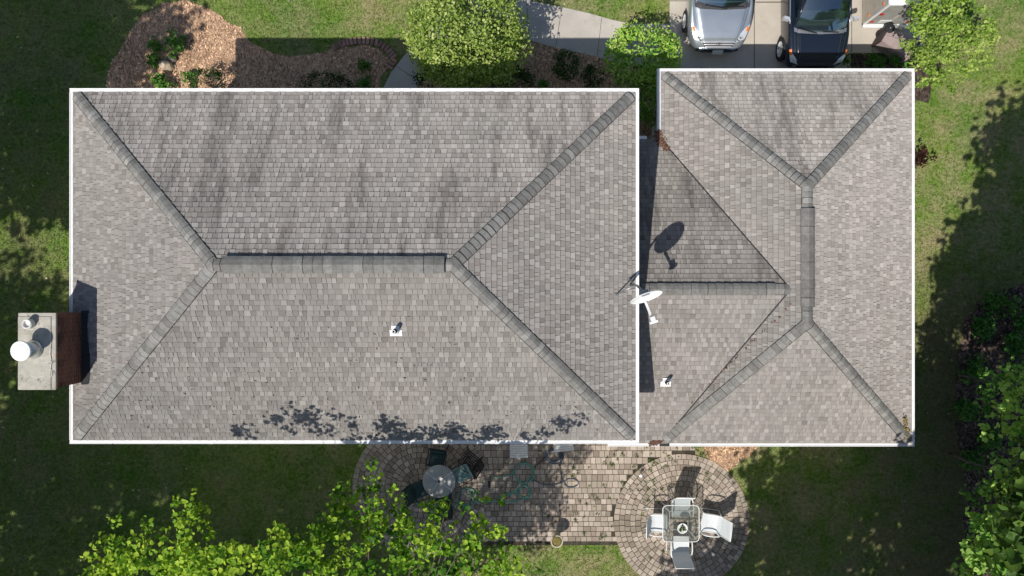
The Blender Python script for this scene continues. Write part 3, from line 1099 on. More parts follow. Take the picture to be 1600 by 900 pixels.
mb = MB(); mb.box(lnb, (.10, .14, .09), Matrix.Rotation(az - math.pi / 2, 3, 'Z')); mb.bar(lnb - uD * .09 + nD * .05, lnb + uD * .09 + nD * .05, .05, .07)
mb.build("receiver", M['offwhite'], dish)
M['grey_steel'] = pmat("grey_steel", (.33, .34, .35), .4, .7)
mb = MB()
zr = lambda x: z0 + .5 * (x1 - x)
mp_ = Vector((foot[0], foot[1], zr(foot[0]) + .02))
mb.tube([mp_, mp_ + Vector((.02, -.02, .75)), cD - nD * .12 + Vector((0, 0, -.05))], .026, 10)
mb.box(cD - nD * .11, (.16, .12, .16), Matrix.Rotation(az - math.pi / 2, 3, 'Z'))
mb.build("mast", M['grey_steel'], dish)
for q in ((962, 461), (983, 436)):
    fx, fy, _ = P(*q, 4.72)
    fx, fy, _ = P(*q, zr(fx))
    mb = MB(); mb.tube([(fx, fy, zr(fx) + .02), mp_ + Vector((.02, -.01, .52))], .017, 8); mb.box((fx, fy, zr(fx) + .022), (.07, .07, .012)); mb.build("strut", M['grey_steel'], dish)

# ------------------------------------------------------------------ foliage and trees
def leaf_arrays(cl, n, size, rng, up=0.55, flat=0.75, aspect=0.62):
    """cl rows: x,y,z,r,tone ; n leaves per unit r^2 ; returns verts, faces, tones"""
    cl = np.asarray(cl, dtype=float)
    cnt = np.maximum(6, (n * cl[:, 3] ** 2 * rng.uniform(.75, 1.25, len(cl)))).astype(int)
    idx = np.repeat(np.arange(len(cl)), cnt)
    N = len(idx)
    d = rng.normal(size=(N, 3)); d /= np.linalg.norm(d, axis=1)[:, None]
    rr = rng.random(N) ** 0.42
    off = d * rr[:, None] * cl[idx, 3][:, None]
    off[:, 2] *= flat
    p = cl[idx, :3] + off
    nm = rng.normal(size=(N, 3)) * (1 - up) + d * .35
    nm[:, 2] += up
    nm /= np.linalg.norm(nm, axis=1)[:, None]
    t = np.cross(nm, rng.normal(size=(N, 3))); t /= np.linalg.norm(t, axis=1)[:, None] + 1e-9
    b = np.cross(nm, t)
    L = size * rng.uniform(.5, 1.35, N)[:, None]
    W = L * aspect * rng.uniform(.8, 1.2, N)[:, None]
    v = np.empty((N, 6, 3))
    v[:, 0] = p - t * L * .5
    v[:, 1] = p - t * L * .12 + b * W * .5 + nm * L * .08
    v[:, 2] = p + t * L * .28 + b * W * .34 + nm * L * .05
    v[:, 3] = p + t * L * .5 - nm * L * .1
    v[:, 4] = p + t * L * .28 - b * W * .34 + nm * L * .05
    v[:, 5] = p - t * L * .12 - b * W * .5 + nm * L * .08
    base = np.arange(N)[:, None] * 6
    f = np.concatenate([base + np.array([[0, 1, 2, 3]]), base + np.array([[0, 3, 4, 5]])], axis=1).reshape(-1, 4)
    tn = np.clip(cl[idx, 4] + rng.normal(0, .23, N), 0, 1)
    return v.reshape(-1, 3), f, np.repeat(tn, 2)


def foliage(name, cl, n, size, mat, parent=None, seed=1, **kw):
    v, f, t = leaf_arrays(cl, n, size, np.random.default_rng(seed), **kw)
    if parent is not None:
        Mi = np.array(wmat(parent).inverted())
        v = v @ Mi[:3, :3].T + Mi[:3, 3]
    return link_mesh(name, v, f, mat, parent, t)


def ellipsoid_clumps(c, rad, k, r, seed, shell=0.45, zmin=-0.5, tone=(.3, .7)):
    rng = np.random.default_rng(seed)
    out = []
    while len(out) < k:
        d = rng.normal(size=3); d /= np.linalg.norm(d)
        if d[2] < zmin: continue
        q = shell + (1 - shell) * rng.random() ** .5
        p = np.array(c) + d * np.array(rad) * q
        out.append((*p, r * rng.uniform(.6, 1.3), rng.uniform(*tone)))
    return out


def limbs(mb, base, top, r0, cl, count, rng, gap=0.25):
    base, top = Vector(base), Vector(top)
    n = 6
    pts = [base + (top - base) * (i / n) + Vector((rng.uniform(-.08, .08), rng.uniform(-.08, .08), 0)) * (1 if 0 < i else 0) for i in range(n + 1)]
    mb.tube(pts, [r0 * (1 - .65 * i / n) for i in range(n + 1)], 9)
    sel = list(cl)
    rng.shuffle(sel)
    for c in sel[:count]:
        e = Vector(c[:3])
        k = rng.uniform(.35, .95)
        s = base + (top - base) * k
        m = s + (e - s) * .5 + Vector((rng.uniform(-.2, .2), rng.uniform(-.2, .2), rng.uniform(.0, .35)))
        r = r0 * (1 - .65 * k) * .42
        mb.tube([s, s + (m - s) * .5 + Vector((0, 0, .05)), m, e], [r, r * .75, r * .5, r * .16], 6)
        for q in range(2):
            e2 = e + Vector((rng.uniform(-.5, .5), rng.uniform(-.5, .5), rng.uniform(-.1, .3)))
            mb.tube([m, m + (e2 - m) * .6, e2], [r * .35, r * .22, r * .08], 5)


def tree(name, label, base, top, r0, cl, n, size, mat, nl, seed, bark='bark', group=None, cat="tree", **kw):
    o = empty(name, base, label=label, cat=cat, group=group)
    rng = random.Random(seed)
    mb = MB()
    limbs(mb, base, top, r0, cl, nl, rng)
    mb.build("trunk", M[bark], o)
    foliage("crown", cl, n, size, mat, o, seed, **kw)
    return o


def pxclumps(lst, seed=0, tone=(.45, .8), sub=4):
    """visible clump centres given at their own height, each broken into smaller sprays"""
    rng = np.random.default_rng(seed)
    out = []
    for (px, py, z, r) in lst:
        x, y, _ = P(px, py, z)
        tn = rng.uniform(*tone)
        for k in range(sub):
            d = rng.normal(size=3) * r * .55
            d[2] *= .5
            out.append((x + d[0], y + d[1], z + d[2], r * rng.uniform(.34, .64), np.clip(tn + rng.uniform(-.15, .15), 0, 1)))
    return out


# --- trees along the south edge, their northern branches in view
cl = pxclumps([(150, 880, 5.2, .5), (190, 852, 5.4, .5), (215, 870, 5.4, .5), (175, 905, 5.2, .6), (240, 890, 5.0, .5), (290, 830, 6.0, .45), (300, 860, 6.2, .5), (325, 880, 6.2, .5), (300, 805, 5.6, .35), (330, 830, 5.6, .4), (360, 870, 6.1, .5), (395, 882, 6.2, .5), (430, 895, 6.2, .5), (350, 900, 6.0, .5), (460, 850, 5.4, .4), (405, 850, 5.6, .35), (290, 780 + 10, 5.6, .25)], 1, (.4, .9))
cl += ellipsoid_clumps((-7.6, -9.6, 6.6), (2.6, 2.4, 2.4), 60, .55, 2)
tree("broadleaf_tree", "lime green tree reaching in from the bottom edge over the shaded lawn", (-7.6, -10.4, 0), (-7.5, -9.6, 6.6), .17, cl, 520, .105, M['leaf_lime'], 6, 4, 'greybark', "broadleaf trees along the bottom of the photo", aspect=.85)
up1 = lambda L, d: [(a, b, c + d, r_) for a, b, c, r_ in L]
cl = pxclumps(up1([(470, 870, 6.3, .5), (500, 880, 6.3, .5), (485, 845, 5.8, .45), (520, 850, 6.0, .5), (540, 800, 5.5, .45), (555, 775, 5.2, .4), (575, 760, 5.0, .35), (530, 775, 5.0, .35), (590, 835, 5.6, .45), (610, 800, 5.4, .4), (625, 820, 5.6, .4), (640, 795, 5.2, .35), (655, 850, 6.2, .5), (680, 855, 6.3, .35), (690, 830, 5.4, .4), (720, 840, 5.6, .4), (745, 815, 5.4, .35), (755, 780, 5.0, .3), (730, 870, 5.8, .5), (760, 850, 5.4, .4), (600, 870, 6.0, .5), (650, 885, 6.2, .5), (560, 880, 6.1, .5), (620, 850, 6.0, .45), (700, 890, 6.0, .5), (770, 885, 5.4, .4), (545, 840, 6.0, .4), (800, 890, 5.0, .4), (680, 800, 5.2, .3)], .9), 3, (.15, .75))
rg = np.random.default_rng(44)
for hx, hy, k in ((-6.4, -3.35, 3), (-5.2, -3.0, 4), (-4.8, -2.85, 5), (-4.4, -3.1, 4), (-3.6, -3.1, 3), (-2.8, -3.15, 4), (-1.7, -3.25, 2), (-1.2, -3.3, 2), (.5, -3.3, 2), (.9, -3.1, 2), (1.35, -2.95, 2)):
    cl += [(hx - 1.45 + rg.normal(0, .16), hy - 2.05 + rg.normal(0, .17), 8.1 + rg.normal(0, .15), rg.uniform(.16, .30), .7) for q in range(k)]
cl += ellipsoid_clumps((-4.0, -9.7, 6.9), (2.8, 2.5, 2.4), 125, .6, 5, tone=(.15, .6))
tree("broadleaf_tree", "green tree at the bottom edge overhanging the paved patio and round table", (-3.2, -10.4, 0), (-3.4, -9.5, 7.0), .2, cl, 520, .105, M['leaf_lime'], 8, 6, 'greybark', "broadleaf trees along the bottom of the photo", aspect=.85)

# --- tall shade trees standing just outside the frame
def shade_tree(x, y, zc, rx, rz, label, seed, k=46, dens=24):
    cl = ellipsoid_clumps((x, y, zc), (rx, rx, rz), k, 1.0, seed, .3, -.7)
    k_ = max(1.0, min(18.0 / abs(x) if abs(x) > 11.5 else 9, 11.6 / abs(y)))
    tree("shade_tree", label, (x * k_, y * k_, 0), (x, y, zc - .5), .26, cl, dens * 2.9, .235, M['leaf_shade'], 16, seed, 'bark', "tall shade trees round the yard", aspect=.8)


shade_tree(-18.6, -.4, 9.2, 3.4, 2.8, "tall tree beyond the left edge shading the lawn beside the mulch bed", 31, 90, 44)
shade_tree(-16.2, 1.7, 9.0, 2.1, 2.0, "tree beyond the upper left corner shading half the mulch bed", 32, 34, 26)
shade_tree(-19.8, -9.4, 9.2, 3.4, 2.8, "tall tree beyond the left edge shading the lawn beside the chimney", 33, 80, 40)
shade_tree(-15.4, -13.0, 9.2, 4.4, 3.0, "broad tree beyond the lower left corner shading the dark lawn", 34, 170, 44)
shade_tree(-10.0, -13.2, 8.4, 3.6, 2.6, "tree below the lower left lawn behind the lime green tree", 35, 130, 42)
shade_tree(-20.0, 3.6, 9.4, 3.6, 2.8, "tall tree beyond the upper left corner shading the far lawn", 41, 90, 42)
shade_tree(14.1, -1.6, 8.4, 3.2, 2.8, "tree beyond the right edge shading the lawn by the garage", 36, 130, 44)
shade_tree(11.9, -4.7, 8.4, 2.4, 2.2, "tree beyond the right edge between the garage lawn and maple", 44, 70, 46)
shade_tree(12.6, -11.0, 8.0, 3.3, 2.6, "tree beyond the lower right corner behind the maple", 37, 100, 40)
shade_tree(9.7, -8.7, 7.6, 1.8, 1.8, "unseen slender tree added left of the maple to shade the right lawn", 42, 50, 44)  # extra unseen crown, added to carry the lawn shade further left
shade_tree(6.9, -12.5, 8.2, 3.5, 2.7, "tree below the right lawn shading the ring of white chairs", 38, 120, 40)
shade_tree(2.8, -14.2, 7.6, 1.9, 2.0, "smaller tree below the patio between its larger neighbours", 39, 26, 24)
shade_tree(15.6, -7.4, 8.6, 3.4, 2.8, "tree beyond the right edge behind the maple saplings", 40, 120, 40)

# --- maple in the lower right corner
cl = pxclumps(up1([(1580, 850, 6.0, .5), (1550, 870, 6.0, .5), (1590, 805, 5.8, .5), (1600, 770, 5.6, .45), (1570, 825, 6.0, .4), (1530, 890, 5.8, .45), (1595, 880, 6.2, .6), (1600, 640, 5.2, .4), (1590, 670, 5.0, .4), (1605, 600, 5.0, .4), (1580, 790, 5.5, .35), (1610, 700, 5.4, .5), (1560, 900, 6.0, .6), (1540, 845, 5.6, .35), (1575, 760, 5.2, .4), (1550, 800, 5.4, .4), (1600, 735, 5.3, .45), (1585, 620, 4.8, .4), (1600, 580, 4.8, .35), (1575, 650, 4.6, .3), (1525, 860, 5.2, .35), (1565, 880, 5.8, .45), (1590, 840, 5.9, .45), (1545, 895, 5.9, .4)], .7), 8, (.6, .98))
cl += ellipsoid_clumps((12.6, -7.4, 5.0), (2.0, 2.0, 1.9), 50, .55, 9, tone=(.3, .7))
tree("maple_tree", "bright green maple tree in the lower right corner beside dark ground", (14.4, -10.4, 0), (12.8, -7.8, 5.0), .14, cl, 460, .115, M['leaf_maple'], 14, 10, 'bark', aspect=.8)
for i, (lst, lab, sd) in enumerate((
        ([(1575, 745, 2.4, .6), (1545, 770, 2.2, .6), (1530, 815, 2.2, .6), (1560, 800, 2.6, .5), (1520, 850, 2.0, .5), (1590, 720, 2.4, .5)], "dark green sapling shaded under the maple on bare ground", 51),
        ([(1570, 600, 2.0, .55), (1545, 620, 1.6, .5), (1590, 590, 2.0, .55), (1560, 645, 1.8, .45), (1595, 625, 2.2, .5)], "dark green sapling at the right edge above the maple", 52))):
    cl = pxclumps(lst, sd, (.2, .55), 5)
    bx, by, _ = P(lst[0][0], lst[0][1], lst[0][2])
    tree("sapling", lab, (bx, by, 0), (bx, by, lst[0][2] - .2), .04, cl, 300, .115, M['leaf_maple'], 8, sd, cat="tree", group="saplings under the maple", aspect=.75)

# --- low woodland plants
random.seed(77)
wd_spots = [(1565, 478, .5, "low green weeds growing along the top of the dark ground by the right edge"), (1598, 492, .55, "tuft of green weeds at the right edge highest on dark ground"), (1540, 512, .35, "small weed patch on dark ground just below the lawn's shadow"), (1585, 540, .45, "weed clump on dark ground above the upper sapling"), (1520, 575, .4, "weed clump left of the upper sapling on dark ground"), (1510, 640, .35, "thin weeds on the dark ground's edge left of saplings"), (1545, 690, .4, "weed clump between the two dark saplings"), (1515, 715, .35, "weed clump on dark ground just above the lower sapling")]
for i, (px, py, r, lab) in enumerate(wd_spots):
    x, y, _ = P(px, py, .2)
    cl = [(x + random.uniform(-r, r) * .62, y + random.uniform(-r, r) * .62, random.uniform(.08, .35), .26, random.uniform(.2, .6)) for k in range(10)]
    put(foliage("weed_clump", cl, 500, .12, M['leaf_peony'], None, 300 + i, aspect=.5), lab, "plant", "weed clumps on the woodland floor")

# --- shrubs and plants by the front beds
cx, cy, _ = P(730, 52, 2.0)
cl = ellipsoid_clumps((cx, cy, 1.75), (1.62, 1.42, 1.65), 190, .33, 61, .72, -.55, (.35, .75))
cl += ellipsoid_clumps((cx, cy, 1.6), (1.1, .95, 1.2), 60, .42, 63, .3, -.5, (.2, .5))
tree("rounded_tree", "large rounded pale green tree beside the walkway in front of the house", (cx, cy, 0), (cx, cy, 1.9), .1, cl, 620, .075, M['leaf_bush'], 8, 62, 'greybark', aspect=.7)

def shrub(name, px, py, z, rx, ry, rz, label, mat, leaf, dens, k, seed, group, shell=.6, rc=.2, tone=(.25, .75), up=.45, aspect=.6, cat="shrub"):
    x, y, _ = P(px, py, z)
    o = empty(name, (x, y, 0), label=label, cat=cat, group=group)
    cl = ellipsoid_clumps((x, y, z), (rx, ry, rz), k, rc, seed, shell, -.3, tone)
    mb = MB(); rg = random.Random(seed)
    for q in range(7):
        c = cl[rg.randrange(len(cl))]
        mb.tube([(x + rg.uniform(-.06, .06), y + rg.uniform(-.06, .06), 0), (x + (c[0] - x) * .4, y + (c[1] - y) * .4, c[2] * .6), c[:3]], [.018, .012, .005], 5)
    mb.build("stems", M['bark'], o)
    foliage("leaves", cl, dens, leaf, M[mat], o, seed, up=up, aspect=aspect)
    return o


shrub("broadleaf_shrub", 1003, 90, 1.0, 1.0, .86, .9, "big bright green shrub half in shadow between walkway and garage corner", 'leaf_rhodo', .10, 480, 120, 70, None, .7, .26, (.35, .9), aspect=.5)
shrub("broadleaf_shrub", 1012, 150, .7, .38, .75, .6, "dark shaded shrub squeezed into the gap between house and garage", 'leaf_rhodo', .10, 520, 46, 71, None, .6, .24, (.1, .5), aspect=.5)
hg = "evergreen shrubs along the front wall"
shrub("evergreen_shrub", 325, 131, .5, .45, .42, .5, "clipped evergreen shrub at the eave, half bright and half in shade", 'leaf_dark', .05, 1600, 60, 72, hg, .75, .12, (.5, 1))
shrub("evergreen_shrub", 510, 137, .5, .72, .42, .5, "wide dark evergreen shrub at the eave right of the bright one", 'leaf_dark', .05, 1500, 80, 73, hg, .75, .13, (.2, .7))
shrub("evergreen_shrub", 700, 124, .6, .95, .38, .6, "long dark shrub in shadow under the rounded tree, left half", 'leaf_dark', .06, 1200, 90, 74, hg, .7, .15, (.4, .95))
shrub("evergreen_shrub", 795, 126, .6, .7, .36, .6, "dark shrub in shadow under the rounded tree, right half", 'leaf_dark', .06, 1200, 70, 75, hg, .7, .15, (.35, .9))
shrub("evergreen_shrub", 885, 104, .5, .36, .4, .5, "dark round shrub alone in the shaded mulch right of the tree", 'leaf_dark', .06, 1300, 50, 76, hg, .7, .14, (.35, .9))
shrub("evergreen_shrub", 926, 122, .4, .3, .28, .4, "small dark shrub against the big bright shrub's shaded side", 'leaf_dark', .06, 1300, 36, 77, hg, .7, .13, (.3, .8))
pg = "leafy perennials in the front beds"
for i, (px, py, z, r, lab) in enumerate((
        (240, 71, .22, .23, "small leafy perennial left of the largest one, in mulch"),
        (274, 67, .28, .34, "largest leafy perennial in the mulch above the tan boulder"),
        (239, 93, .22, .24, "leafy perennial just left of the tan boulder"),
        (250, 131, .28, .36, "leafy perennial at the eave below the tan boulder"),
        (294, 119, .18, .17, "small bright perennial touching the clipped evergreen shrub"),
        (567, 104, .2, .22, "small dark perennial inside the curved brick edging"),
        (572, 131, .2, .27, "dark perennial at the eave below the curved brick edging"),
        (847, 134, .2, .2, "low dark perennial at the eave under the mulch"),
        (1369, 92, .25, .30, "green perennial beside the overturned brown bin"),
        (1322, 95, .15, .17, "small green plant beside the dark car's bumper"),
        (1412, 92, .28, .34, "dark bluish perennial between the bin and the leafy tree"))):
    x, y, _ = P(px, py, z)
    cl = [(x + random.gauss(0, r * .42), y + random.gauss(0, r * .42), z + random.uniform(-.12, .14), r * .45, random.uniform(.25, .8)) for k in range(14)]
    put(foliage("perennial_plant", cl, 900, .13, M['leaf_peony'], None, 400 + i, aspect=.3, up=.5), lab, "plant", pg)
x, y, _ = P(1437, 247, .3)
cl = [(x + random.gauss(0, .14), y + random.gauss(0, .22), random.uniform(.1, .5), .16, random.uniform(.2, .7)) for k in range(14)]
put(foliage("red_shrub", cl, 900, .08, M['leaf_red'], None, 450), "dark red shrub peeking from under the right eave", "shrub")

# --- tree in the upper right corner
cx, cy, _ = P(1488, 62, 2.2)
cl = pxclumps([(1440, 20, 2.6, .42), (1470, 12, 2.8, .45), (1500, 10, 2.8, .45), (1530, 25, 2.6, .4), (1432, 50, 2.4, .38), (1460, 45, 2.9, .5), (1495, 45, 3.0, .5), (1525, 55, 2.6, .45), (1445, 78, 2.3, .4), (1475, 80, 2.7, .45), (1505, 85, 2.6, .45), (1535, 85, 2.2, .36), (1440, 102, 2.1, .36), (1462, 110, 2.3, .4), (1490, 115, 2.3, .4), (1450, 128, 2.0, .32), (1475, 132, 2.0, .32), (1515, 110, 2.0, .32), (1420, 72, 2.1, .28), (1545, 60, 2.0, .3), (1478, -10, 2.8, .5), (1510, -12, 2.6, .5), (1445, -5, 2.6, .4)], 12, (.4, .75), 5)
tree("small_tree", "loose light green tree at the garage's upper right corner", (cx, cy, 0), (cx, cy, 2.5), .08, cl, 900, .085, M['leaf_ne'], 10, 13, 'greybark', aspect=.7)

# --- boulders
def boulder(px, py, r, h, mat, label, seed):
    x, y, _ = P(px, py, h * .5)
    bm = bmesh.new()
    bmesh.ops.create_icosphere(bm, subdivisions=4, radius=1)
    for v in bm.verts:
        n = mnoise.noise(v.co * 1.3 + Vector((seed, 0, 0))) * .28 + mnoise.noise(v.co * 3.7 + Vector((0, seed, 0))) * .09
        v.co *= 1 + n
        v.co.x *= r; v.co.y *= r * .78; v.co.z = max(v.co.z, -.5) * h * .75 + h * .3
        v.co += Vector((x, y, 0))
    me = bpy.data.meshes.new("boulder"); bm.to_mesh(me); bm.free()
    for p in me.polygons: p.use_smooth = True
    me.materials.append(M[mat])
    o = bpy.data.objects.new("boulder", me); COL.objects.link(o)
    put(o, label, "boulder", "boulders in the mulch bed")


boulder(259, 102, .20, .28, 'stone', "tan boulder in the sunny mulch between leafy perennials", 3)
boulder(267, 91, .15, .2, 'darkstone', "darker grey stone tucked behind the tan boulder", 8)

# ------------------------------------------------------------------ grass, chips, litter, weeds
def blades(name, N, xr, yr, keep, mat, size, seed, tone_sd=.22):
    rng = np.random.default_rng(seed)
    x = rng.uniform(*xr, N); y = rng.uniform(*yr, N)
    k = keep(x, y)
    x, y = x[k], y[k]
    n = len(x)
    a = rng.uniform(0, 2 * np.pi, n)
    L = size * rng.uniform(.5, 1.4, n)
    w = .007 + .009 * rng.random(n)
    lean = rng.uniform(.3, 1.1, n)
    v = np.empty((n, 3, 3))
    v[:, 0] = np.stack([x - np.sin(a) * w, y + np.cos(a) * w, np.zeros(n)], 1)
    v[:, 1] = np.stack([x + np.sin(a) * w, y - np.cos(a) * w, np.zeros(n)], 1)
    v[:, 2] = np.stack([x + np.cos(a) * L * lean, y + np.sin(a) * L * lean, L * .7], 1)
    f = np.arange(n * 3).reshape(-1, 3)
    return link_mesh(name, v.reshape(-1, 3), f, mat, None, np.clip(rng.normal(.5, tone_sd, n), 0, 1))


house_fp = lambda x, y: ((x > HX0 + .5) & (x < HX1 - .4) & (y > HYS + .5) & (y < HYN - .5)) | ((x > GX0 - 1.2) & (x < GX1 - .4) & (y > GYS + .4) & (y < GYN - .4))
not_lawn = lambda x, y: house_fp(x, y) | inside(bed_w, x, y) | inside(bed_m, x, y) | inside(bed_s, x, y) | inside(bed_g, x, y) | inside(wood, x, y) | inside(drive, x, y) | inside(walk, x, y) | in_patio(x, y)
put(blades("grass", 420000, (-16.6, 16.6), (-9.8, 9.8), lambda x, y: ~not_lawn(x, y), M['grass'], .065, 5, .3), "short lawn grass round the house, green with dry tan patches", "grass", kind='stuff')


def flakes(name, N, xr, yr, keep, mat, size, seed, zr_=(.014, .03), aspect=.35, zf=None, tilt=.25):
    rng = np.random.default_rng(seed)
    x = rng.uniform(*xr, N); y = rng.uniform(*yr, N)
    k = keep(x, y); x, y = x[k], y[k]
    n = len(x)
    a = rng.uniform(0, 2 * np.pi, n)
    L = size * rng.uniform(.4, 1.4, n); W = L * aspect * rng.uniform(.6, 1.3, n)
    z = rng.uniform(*zr_, n) + (zf(x, y) if zf else 0)
    t = np.stack([np.cos(a), np.sin(a), rng.normal(0, tilt, n)], 1); b = np.stack([-np.sin(a), np.cos(a), rng.normal(0, tilt, n)], 1)
    p = np.stack([x, y, z], 1)
    v = np.empty((n, 4, 3))
    for i, (s, q) in enumerate(((-1, -1), (1, -1), (1, 1), (-1, 1))):
        v[:, i] = p + t * (s * L / 2)[:, None] + b * (q * W / 2)[:, None]
    return link_mesh(name, v.reshape(-1, 3), np.arange(n * 4).reshape(-1, 4), mat, None, np.clip(rng.normal(.5, .28, n), 0, 1))


put(flakes("wood_chips", 90000, (-12.8, 7.8), (-5.7, 9), lambda x, y: (inside(bed_w, x, y) | inside(bed_m, x, y) | inside(bed_s, x, y)) & ~house_fp(x, y), M['chip'], .065, 6), "loose bark chips covering the mulch beds", "wood chips", kind='stuff')
put(flakes("leaf_litter", 16000, (10.5, 17), (-10, 1.2), lambda x, y: inside(wood, x, y), M['litterleaf'], .08, 7, aspect=.6), "dead leaves over the dark ground by the right edge", "leaf litter", kind='stuff')
put(flakes("fallen_leaves", 3800, (-16, 16), (-9, 9), lambda x, y: ~house_fp(x, y) & (np.random.default_rng(3).random(len(x)) < .10), pmat("pale_fallen_leaf", (.42, .36, .24), .8, tone=.6), .05, 8, (.035, .05), .6), "scattered pale fallen leaves on the lawn and patio", "fallen leaves", kind='stuff')
# weeds in the patio joints
rng = np.random.default_rng(14)
cl = []
for (px, py, n, sp) in ((1010, 710, 16, .5), (1045, 712, 10, .35), (1090, 705, 14, .25), (1030, 760, 10, .4), (1005, 770, 8, .4), (985, 760, 8, .4), (1010, 800, 6, .3), (930, 780, 8, .4), (900, 800, 8, .45), (960, 720, 10, .4), (1105, 750, 5, .25), (1140, 850, 6, .3), (900, 730, 6, .4), (860, 800, 4, .3), (1020, 870, 6, .4), (945, 830, 6, .4), (890, 745, 2, .1)):
    x, y, _ = P(px, py)
    for k in range(n):
        cl.append((x + rng.normal(0, sp * .6), y + rng.normal(0, sp * .6), .035, rng.uniform(.03, .09), rng.uniform(.3, .8)))
put(foliage("patio_weeds", cl, 5200, .035, M['weed'], None, 15, flat=.3), "small green weeds growing in the patio joints", "weeds", kind='stuff')
# debris on the roofs
zS = lambda x, y: z0 + .5 * (y - ys)
put(flakes("roof_debris", 420, (-9.4, 2.2), (-3.4, .2), lambda x, y: (y < .1) & (x - x0 > (y - ys) + .2) & (x1 - x > (y - ys) + .2), pmat("dark_debris", (.05, .045, .04), .9, tone=.5), .05, 9, (.018, .024), .35, zS, .1), "dark twigs and seeds scattered on the roof slope", "debris", kind='stuff')
def heap(pts_px, z, n, sp, name, label, mat, zf, seed):
    rng = np.random.default_rng(seed)
    xs, ys_ = [], []
    for k in range(n):
        i = rng.integers(len(pts_px) - 1); t = rng.random()
        a, b = P(*pts_px[i], z), P(*pts_px[i + 1], z)
        xs.append(a[0] + (b[0] - a[0]) * t + rng.normal(0, sp)); ys_.append(a[1] + (b[1] - a[1]) * t + rng.normal(0, sp))
    x, y = np.array(xs), np.array(ys_)
    a = rng.uniform(0, 6.28, n); L = rng.uniform(.025, .06, n)
    t = np.stack([np.cos(a), np.sin(a), rng.normal(0, .4, n)], 1); b = np.stack([-np.sin(a), np.cos(a), rng.normal(0, .4, n)], 1)
    p = np.stack([x, y, zf(x, y) + rng.uniform(.015, .05, n)], 1)
    v = np.empty((n, 4, 3))
    for i, (s, q) in enumerate(((-1, -1), (1, -1), (1, 1), (-1, 1))): v[:, i] = p + t * (s * L / 2)[:, None] + b * (q * L / 2 * .6)[:, None]
    put(link_mesh(name, v.reshape(-1, 3), np.arange(n * 4).reshape(-1, 4), mat, None, rng.random(n)), label, "dry leaves", kind='stuff')
zL = lambda x, y: np.maximum(np.minimum(gz + slope_w * (x - gx0), 9), gz + (lr - gz) / (lyn - lry) * np.minimum(lyn - y, 9))
zL2 = lambda x, y: np.maximum(gz + slope_w * (x - gx0), gz + (lr - gz) / (lry - gys) * (y - gys))
rust = pmat("rusty_dry_leaf", (.15, .08, .055), .85, tone=1.2)
heap([(1029, 204), (1033, 220), (1042, 232)], 2.6, 420, .045, "dry_leaves", "rust coloured dry leaves heaped at the top valley's foot", rust, zL, 1)
heap([(1018, 696), (1030, 692), (1036, 690)], 2.7, 120, .03, "dry_leaves", "dark dry leaves clogging the gutter at the bottom valley", rust, lambda x, y: np.full(len(x), gz), 2)
heap([tuple((800 + q[0] * FPX / (CAM_H - q[2]), 450 - q[1] * FPX / (CAM_H - q[2]))) for q in [Vector(VS) + (Vector(APEX) - Vector(VS)) * k_ for k_ in (.25, .6, 1.0)]], 3.2, 34, .016, "dry_leaves", "thin line of dry leaves along the lower valley", rust, zL2, 3)
heap([(1415, 650), (1418, 665), (1422, 690)], 2.7, 60, .05, "dry_leaves", "few yellowish leaves at the bottom right roof corner", pmat("olive_leaf", (.22, .17, .06), .85, tone=.8), lambda x, y: gz + .487 * (gx1 - x), 4)

# ------------------------------------------------------------------ patio furniture
M['sling'] = pmat("pale_sling_fabric", (.60, .63, .64), .8, var=.05, bump=.15, bscale=200)
M['chairframe'] = pmat("white_powder_coat", (.70, .70, .68), .45, var=.05)


def sling_chair():
    o = empty("sling_chair", (0, 0, 0), label="x", cat="chair", group="white sling chairs round the glass table")
    w = .25
    prof = [(.24, .43), (.05, .405), (-.12, .395), (-.22, .42), (-.30, .56), (-.36, .74), (-.43, .93), (-.47, 1.0)]
    mb = MB()
    for i in range(3): mb.poly([(-w, *prof[i]), (w, *prof[i]), (w, *prof[i + 1]), (-w, *prof[i + 1])], .5, True)
    mb.build("seat", M['sling'], o, False)
    mb = MB()
    for i in range(3, 7): mb.poly([(-w, *prof[i]), (w, *prof[i]), (w, *prof[i + 1]), (-w, *prof[i + 1])], .5, True)
    mb.build("backrest", M['sling'], o, False)
    mb = MB()
    for s in (-1, 1):
        mb.tube([(s * (w + .012), y, z) for y, z in prof], .013, 8)
    mb.tube([(-w, *prof[-1]), (w, *prof[-1])], .013, 8); mb.tube([(-w, *prof[0]), (w, *prof[0])], .013, 8); mb.tube([(-w, -.1, .38), (w, -.1, .38)], .012, 8)
    mb.build("frame", M['chairframe'], o, False)
    for s in (-1, 1):
        X = s * (w + .045)
        mb = MB()
        mb.tube([(X, .25, .012), (X, .24, .3), (X, .2, .58), (X, .14, .625)], .013, 8)
        mb.tube([(X, -.36, .012), (X, -.31, .3), (X, -.28, .5)], .013, 8)
        mb.tube([(X, .25, .012), (X, -.36, .012)], .011, 8)
        mb.build("leg", M['chairframe'], o, False)
        mb = MB()
        mb.tube([(X, .19, .60), (X + s * .012, .1, .635), (X + s * .015, -.1, .635), (X, -.25, .615), (s * (w + .015), -.31, .60)], .02, 8)
        mb.build("armrest", M['chairframe'], o, False)
    return o


TX, TY, _ = P(1064, 818, .72)
ch = sling_chair()
spots = ((P(1064, 793, .42), 180, "white sling chair above the glass table, its back edge-on"), (P(1062, 850, .42), 0, "white sling chair below the glass table, its back fully seen"), (P(1029, 817, .42), -92, "white sling chair left of the glass table, pulled close"), (P(1108, 817, .42), 82, "white sling chair right of the glass table, turned slightly"))
for i, (p, a, lab) in enumerate(spots):
    c = ch if i == 0 else copy_tree(ch)
    c.location = (p[0], p[1], .03); c.rotation_euler = (0, 0, R(a)); c['label'] = lab

